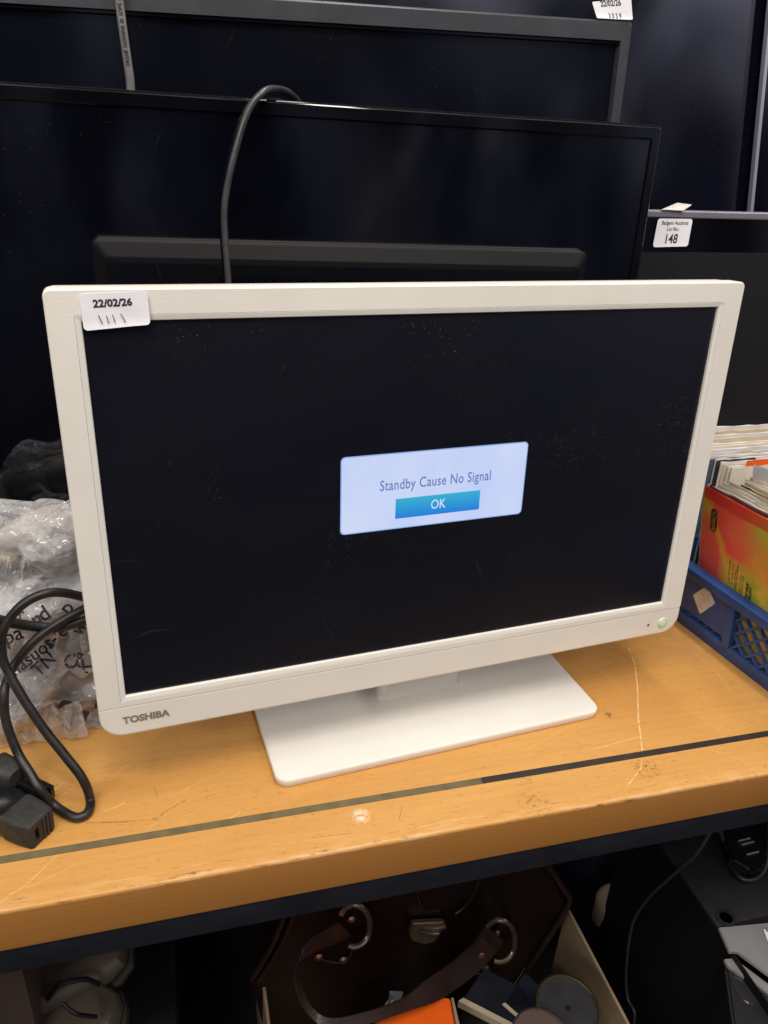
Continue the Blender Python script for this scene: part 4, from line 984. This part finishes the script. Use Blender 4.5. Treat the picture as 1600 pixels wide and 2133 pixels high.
strap = [sw(1030, 1945, .022, 34, 30), sw(1000, 1985, .034, 34, 34), sw(955, 2025, .055, 30, 38), swd(900, 2062, .085, 18, 26, .012), swd(845, 2092, .10, 8, 16, .006), swd(770, 2118, .105, 3, 12, .008), swd(690, 2132, .10, -2, 11, .008), swd(645, 2105, .085, -8, 5, .008), swd(620, 2050, .066, -9, 2, .008), swd(622, 2000, .050, -6, 7, .006), sw(655, 1968, .036, 22, 22), sw(690, 1950, .024, 26, 26), sw(718, 1935, .018, 26, 26)]
m = ribbon(strap, None, .0026); st_ = m.obj('strap', M_LEA2, sat, angle=50)
m = MB(); m.prism([sa(972, 1990, .042), sa(1005, 1950, .042), sa(1036, 1982, .042), sa(1000, 2018, .042)], (0, .004, 0), .001); m.obj('strap_end', M_LEA2, st_)
m = MB(); c = sa(1002, 1988, .0425); m.cyl(c, .005, .003, (0, -1, 0), 16, bev=.001); m.obj('rivet', M_RIVET, st_)
# --- orange box
z_o = -.40
o4 = [at(735, 2150, 2, z_o), at(905, 2077, 2, z_o), at(936, 2090, 2, z_o), at(950, 2150, 2, z_o)]
oq = [o4[0], o4[1] , at(937, 2078, 2, z_o), at(955, 2175, 2, z_o), at(735, 2220, 2, z_o)]
ob = thing('orange_box', tuple(Vector((oq[0].x, oq[0].y, ZL + .006))), 'small bright orange carton under the bag strap in the cardboard box', 'box')
m = MB(); m.prism(oq, (0, 0, -(z_o - ZL - .008)), .0015); m.obj('carton', pr('bright_orange_card', (.80, .11, .004), .5, .4, mottle=.08, mscale=40), ob)
e_a, e_b = at(938, 2080, 2, z_o), at(956, 2175, 2, z_o)
m = MB(); m.prism([e_a + Vector((.001, 0, .0005)), e_a + Vector((.004, 0, .0005)), e_b + Vector((.006, 0, .0005)), e_b + Vector((.001, 0, .0005))], (0, 0, -.05)); m.obj('torn_edge', M_CARD, ob)
# --- cans / canisters
M_CANBLK = pr('black_lid', (.022, .022, .024), .45, mottle=.3, mscale=50); M_GOLD = pr('gold_rim', (.75, .58, .30), .25, metal=1); M_TIN = pr('tin_rim', (.62, .58, .54), .25, metal=1)
def can(px, py, z, r_, tilt, az, label, mats):
    depth = (z - ZL - .012)
    c = at(px, py, 2, z); root = thing('canister', (c.x, c.y, ZL + .006), label, 'can')
    M = Matrix.Translation(c) @ RZ(az) @ RX(tilt)
    m = MB(); m.lathe([(r_ * .96, -depth), (r_, -depth + .003), (r_, -.004)], M, 40, True); b = m.obj('canister_body', mats[0], root)
    m = MB(); m.lathe([(r_, -.004), (r_ + .0015, -.002), (r_ + .0012, .0012), (r_ - .001, .0014), (r_ - .002, -.001)], M, 48); m.obj('rim', mats[1], root)
    m = MB(); m.lathe([(r_ - .0015, -.002), (r_ * .7, -.0025), (r_ * .1, -.002)], M, 40, True); m.obj('lid', mats[2], root)
can(1184, 2098, -.372, .037, .12, .5, 'black topped canister with a gold rim by the cardboard wall', (M_CANBLK, M_GOLD, M_CANBLK))
can(1128, 2166, -.362, .033, .10, 0, 'canister with a bright tin rim in front of the black topped one', (M_CANBLK, M_TIN, pr('brown_glass_lid', (.10, .07, .06), .15)))
# --- dark books / cases next to the orange box
for (pa, pb, pc_, pd, lab) in [((955, 2085), (965, 2078), (1078, 2136), (1062, 2140), 'dark book with a cream edge beside the orange carton'), ((1046, 2092), (1052, 2088), (1100, 2130), (1094, 2134), 'thin dark case with a pale edge between book and canister')]:
    zz = -.44; q = [at(*pp, 2, zz) for pp in (pa, pb, pc_, pd)]
    r0 = thing('book', (q[0].x, q[0].y, ZL + .006), lab, 'book')
    m = MB(); m.prism(q, (0, 0, -.012)); m.obj('page_edge', pr('aged_page_edge', (.50, .42, .30), .7), r0)
    m = MB(); m.prism([q[1] + Vector((.001, 0, -.001)), q[2] + Vector((.001, 0, -.001)), q[2] + Vector((.04, .03, -.001)), q[1] + Vector((.04, .03, -.001))], (0, 0, -(zz - ZL - .010))); m.obj('cover', pr('black_navy_cover', (.012, .014, .022), .35), r0)
# white crumpled papers in the box
M_SCRAP = pr('grey_white_paper', (.26, .26, .29), .7, mottle=.1)
for pix, lab in ((((786, 2120), (811, 2081), (822, 2084), (806, 2124)), 'small pale paper scrap standing left behind the bag strap'), (((812, 2066), (840, 2067), (833, 2092), (818, 2100)), 'pale folded paper scrap nearer the orange carton behind the bag strap')):
    q = [at(x, y, 1, -.005 + .006 * (i % 2)) for i, (x, y) in enumerate(pix)]
    low = [Vector((v.x * .6 + q[0].x * .4, v.y + .004, ZL + .006)) for v in (q[0], q[3])]
    m = MB(); m.prism([q[0], q[1], q[2]], (0, .0012, 0)); m.prism([q[0], q[2], q[3]], (0, .0012, 0)); m.prism([q[0], q[3], low[1], low[0]], (0, .0012, 0))
    tag(m.obj('paper_scrap', M_SCRAP, smooth=False, merge=.0001), lab, 'paper', 'paper scraps in the cardboard box')
# --- black machine with a silver front at the right
ZD = -.32
dev = thing('printer', (.45, -.03, ZL), 'black office machine with a silver front band on the lower shelf at right', 'machine')
dx = .3905
M_DEV = pr('black_textured_plastic', (.017, .017, .018), .45, .4, mottle=.25, mscale=30, bump=.3, bscale=500)
M_DEVSIDE = pr('black_side_plastic', (.007, .007, .008), .6, .3, mottle=.2)
M_DSIL = pr('silver_grey_plastic', (.34, .33, .33), .38, .5, metal=.3, mottle=.12, mscale=25)
yb = .125; y_s = at(1497, 1930, 2, ZD).y; y_e = at(1518, 1982, 2, ZD).y
y_g = y_e - .018
m = MB(); m.box((dx + .001, y_s, ZL), (.85, yb, ZD), .002); body = m.obj('body', M_DEV, dev)
m = MB(); m.box((dx, y_e - .10, ZL + .001), (dx + .0008, yb, ZD - .003)); m.obj('side_cover', M_DEVSIDE, dev)
q = [at(1497, 1931, 2, ZD + .001), at(1640, 1918, 2, ZD + .001), at(1700, 2088, 2, ZD + .001), at(1600, 2028, 2, ZD + .001), at(1536, 1981, 2, ZD + .001), at(1519, 1981, 2, ZD + .001)]
m = MB(); m.prism(q, (0, 0, -.006), .001); sil = m.obj('front_band', M_DSIL, dev)
q = [at(1508, 1997, 2, ZD - .012), at(1530, 1995, 2, ZD - .012), at(1600, 2048, 2, ZD - .012), at(1700, 2115, 2, ZD - .012), at(1700, 2140, 2, ZD - .012), at(1600, 2068, 2, ZD - .012), at(1516, 2011, 2, ZD - .012)]
m = MB(); m.prism(q, (0, 0, -.006), .001); m.obj('front_band', M_DSIL, dev, label='narrow lower silver strip')
q = [at(1512, 1985, 2, ZD - .030), at(1540, 1975, 2, ZD - .030), at(1720, 2090, 2, ZD - .030), at(1720, 2160, 2, ZD - .030), at(1520, 2020, 2, ZD - .030)]
m = MB(); m.prism(q, (0, 0, -.20)); m.obj('groove', M_PIANO, dev)
q = [at(1508, 1998, 2, ZD - .020), at(1700, 2125, 2, ZD - .020), at(1700, 2260, 2, ZD - .05), at(1530, 2200, 2, ZD - .05)]
m = MB(); m.prism([at(1509, 2000, 2, ZD - .018), at(1517, 2012, 2, ZD - .018), at(1700, 2137, 2, ZD - .018), at(1700, 2300, 2, ZD - .018), at(1540, 2230, 2, ZD - .018)], (0, 0, -.32), .003); m.obj('lower_cover', M_DEV, dev)
M_HOLE = pr('black_socket', (.004, .004, .004), .3)
m = MB(); c = at(1512, 1912, 2, ZD); m.lathe([(.0125, .0002), (.012, .0016), (.0085, .0018), (.0075, -.001)], Matrix.Translation(c), 28); m.obj('socket_ring', M_DEV, dev)
m = MB(); m.lathe([(.0076, .0006), (.001, .0006)], Matrix.Translation(c), 24, True); m.obj('socket', M_HOLE, dev)
m = MB(); c = at(1553, 2060, 2, ZD - .0178); m.lathe([(.0175, 0), (.0165, .001), (.012, -.003), (.002, -.005)], Matrix.Translation(c) @ Matrix.Diagonal((.8, 1.1, 1, 1)), 32, True); m.obj('round_recess', pr('gloss_recess', (.03, .03, .03), .15), dev)
q = [at(x, y, 2, ZD + .0015) for x, y in ((1590, 1936), (1650, 1926), (1665, 1975), (1602, 1968))]
so, Mt, W_, H_ = sticker('lot_label', q, (0, 0, 1), M_PAPER, dev, r=.08)
text('Badgers Auctions', .0068, None, M_INK, so, fn=lambda co: o_fn[so](co + Vector((-W_ * .44, .0085, 0))), bold=.0002, xs=.9, align='LEFT')
# raised handset / vents at the back of the machine
m = MB()
for a, b in (((1538, 1752), (1562, 1746)), ((1545, 1760), (1570, 1753)), ((1556, 1780), (1580, 1774))):
    pa, pb = at(*a, 2, ZD + .024), at(*b, 2, ZD + .024); m.tube([pa, pb], .0014, 6, 3)
hb = [at(x, y, 2, ZD + .022) for x, y in ((1500, 1728), (1525, 1790), (1565, 1815), (1592, 1800), (1640, 1700), (1560, 1690))]
m2 = MB(); m2.prism(hb, (0, 0, -.022), .004); hs = m2.obj('raised_lid', M_GLOSSBLK, dev)
m.obj('vent_slots', pr('grey_slot_edges', (.16, .16, .17), .4), hs)
m = MB(); m.tube([at(1497, 1725, 2, ZD + .03), at(1510, 1760, 2, ZD + .012), at(1530, 1815, 2, ZD + .006), at(1560, 1834, 2, ZD + .006), at(1590, 1815, 2, ZD + .006), at(1600, 1770, 2, ZD + .02), at(1602, 1700, 2, ZD + .04)], .0038, 8, 6)
tag(m.obj('machine_cable', M_CABLE, angle=60), 'black cable lying in a loop on top of the black machine', 'cable')
# thin cable hanging in front of the machine's side
dc = lambda x, y: at(x, y, 0, dx - .006)
m = MB(); m.tube([dc(1500, 1690), dc(1474, 1742), dc(1445, 1785), dc(1400, 1825), dc(1352, 1870), dc(1322, 1915), dc(1310, 1965), dc(1304, 2030), dc(1308, 2080), dc(1322, 2110), dc(1318, 2150)], .0022, 8, 6)
tag(m.obj('thin_cable', pr('grey_thin_cable', (.05, .05, .055), .4), angle=60), 'thin grey cable hanging down beside the dark flank of the black machine', 'cable')
# --- navy bag and cream shoe between
m = MB(); m.add(blob((.335, .20, -.42), (.075, .04, .16), 4, None, .5))
tag(m.obj('navy_holdall', pr('navy_cloth', (.010, .014, .035), .8, .2, bump=.3, bscale=300)), 'navy cloth holdall standing between the leather bag and the black machine', 'bag')
m = MB(); m.add(blob(tuple(at(1262, 1885, 1, .135)), (.013, .018, .045), 4, RY(.15), .12))
tag(m.obj('cream_pouch', pr('cream_canvas', (.44, .34, .25), .7)), 'small cream pouch tucked beside the navy holdall', 'pouch')
# --- left: brown box, cream trainers
m = MB(); b0 = at(0, 2040, 1, .03); b1 = at(52, 2040, 1, .03)
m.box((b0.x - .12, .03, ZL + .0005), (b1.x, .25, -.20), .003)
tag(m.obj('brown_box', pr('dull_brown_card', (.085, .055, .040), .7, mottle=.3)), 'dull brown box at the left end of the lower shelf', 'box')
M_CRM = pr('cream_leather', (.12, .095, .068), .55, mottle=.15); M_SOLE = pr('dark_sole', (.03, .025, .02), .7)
def shoe(px, py, y, rz, lab, sc=1.0):
    c = at(px, py, 1, y); root = thing('shoe', (c.x, c.y, c.z - .03), lab, 'shoe', 'cream shoes on the lower shelf')
    M = Matrix.Translation(c) @ RZ(rz) @ Matrix.Rotation(math.radians(-28), 4, 'Y')
    m = MB(M); L = []
    for x, w_, h_ in ((-.085 * sc, .010, .028), (-.075 * sc, .026, .055), (-.04 * sc, .030, .058), (.01 * sc, .030, .042), (.05 * sc, .036, .032), (.078 * sc, .030, .024), (.092 * sc, .012, .012)):
        L.append([(x, y_, z_) for y_, _, z_ in rrect(-w_, w_, -.012, h_ - .012, min(w_, h_) * .45, 0, 5)])
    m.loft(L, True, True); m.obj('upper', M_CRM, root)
    m = MB(M); L = []
    for x, w_ in ((-.09 * sc, .012), (-.078 * sc, .030), (-.03 * sc, .031), (.02 * sc, .031), (.055 * sc, .039), (.085 * sc, .032), (.097 * sc, .012)):
        L.append([(x, y_, z_) for y_, _, z_ in rrect(-w_, w_, -.020, -.0115, .003, 0, 3)])
    m.loft(L, True, True); m.obj('sole', M_SOLE, root)
shoe(160, 2040, .10, .35, 'cream shoe propped up under the shelf beam, left', .72)
shoe(140, 2165, .04, .25, 'cream shoe lying lowest at the bottom left corner', .72)
m = MB(); sc_ = at(140, 2165, 1, .04); m.box((b1.x + .004, .0, ZL + .0005), (sc_.x + .12, .30, sc_.z - .075), .006)
tag(m.obj('black_case', M_BLACKBACK), 'black case under the cream shoes on the lower shelf', 'case')
m = MB(); m.tube([at(88, 2100, 1, .07), at(118, 2056, 1, .06), at(142, 2046, 1, .055), at(180, 2040, 1, .06), at(205, 2050, 1, .07)], .003, 8, 6)
m.tube([at(130, 2090, 1, .03), at(160, 2112, 1, .02), at(200, 2118, 1, .03)], .0025, 8, 6)
tag(m.obj('shoe_lace', M_CABLE), 'dark cord lying across the cream shoes', 'cord')
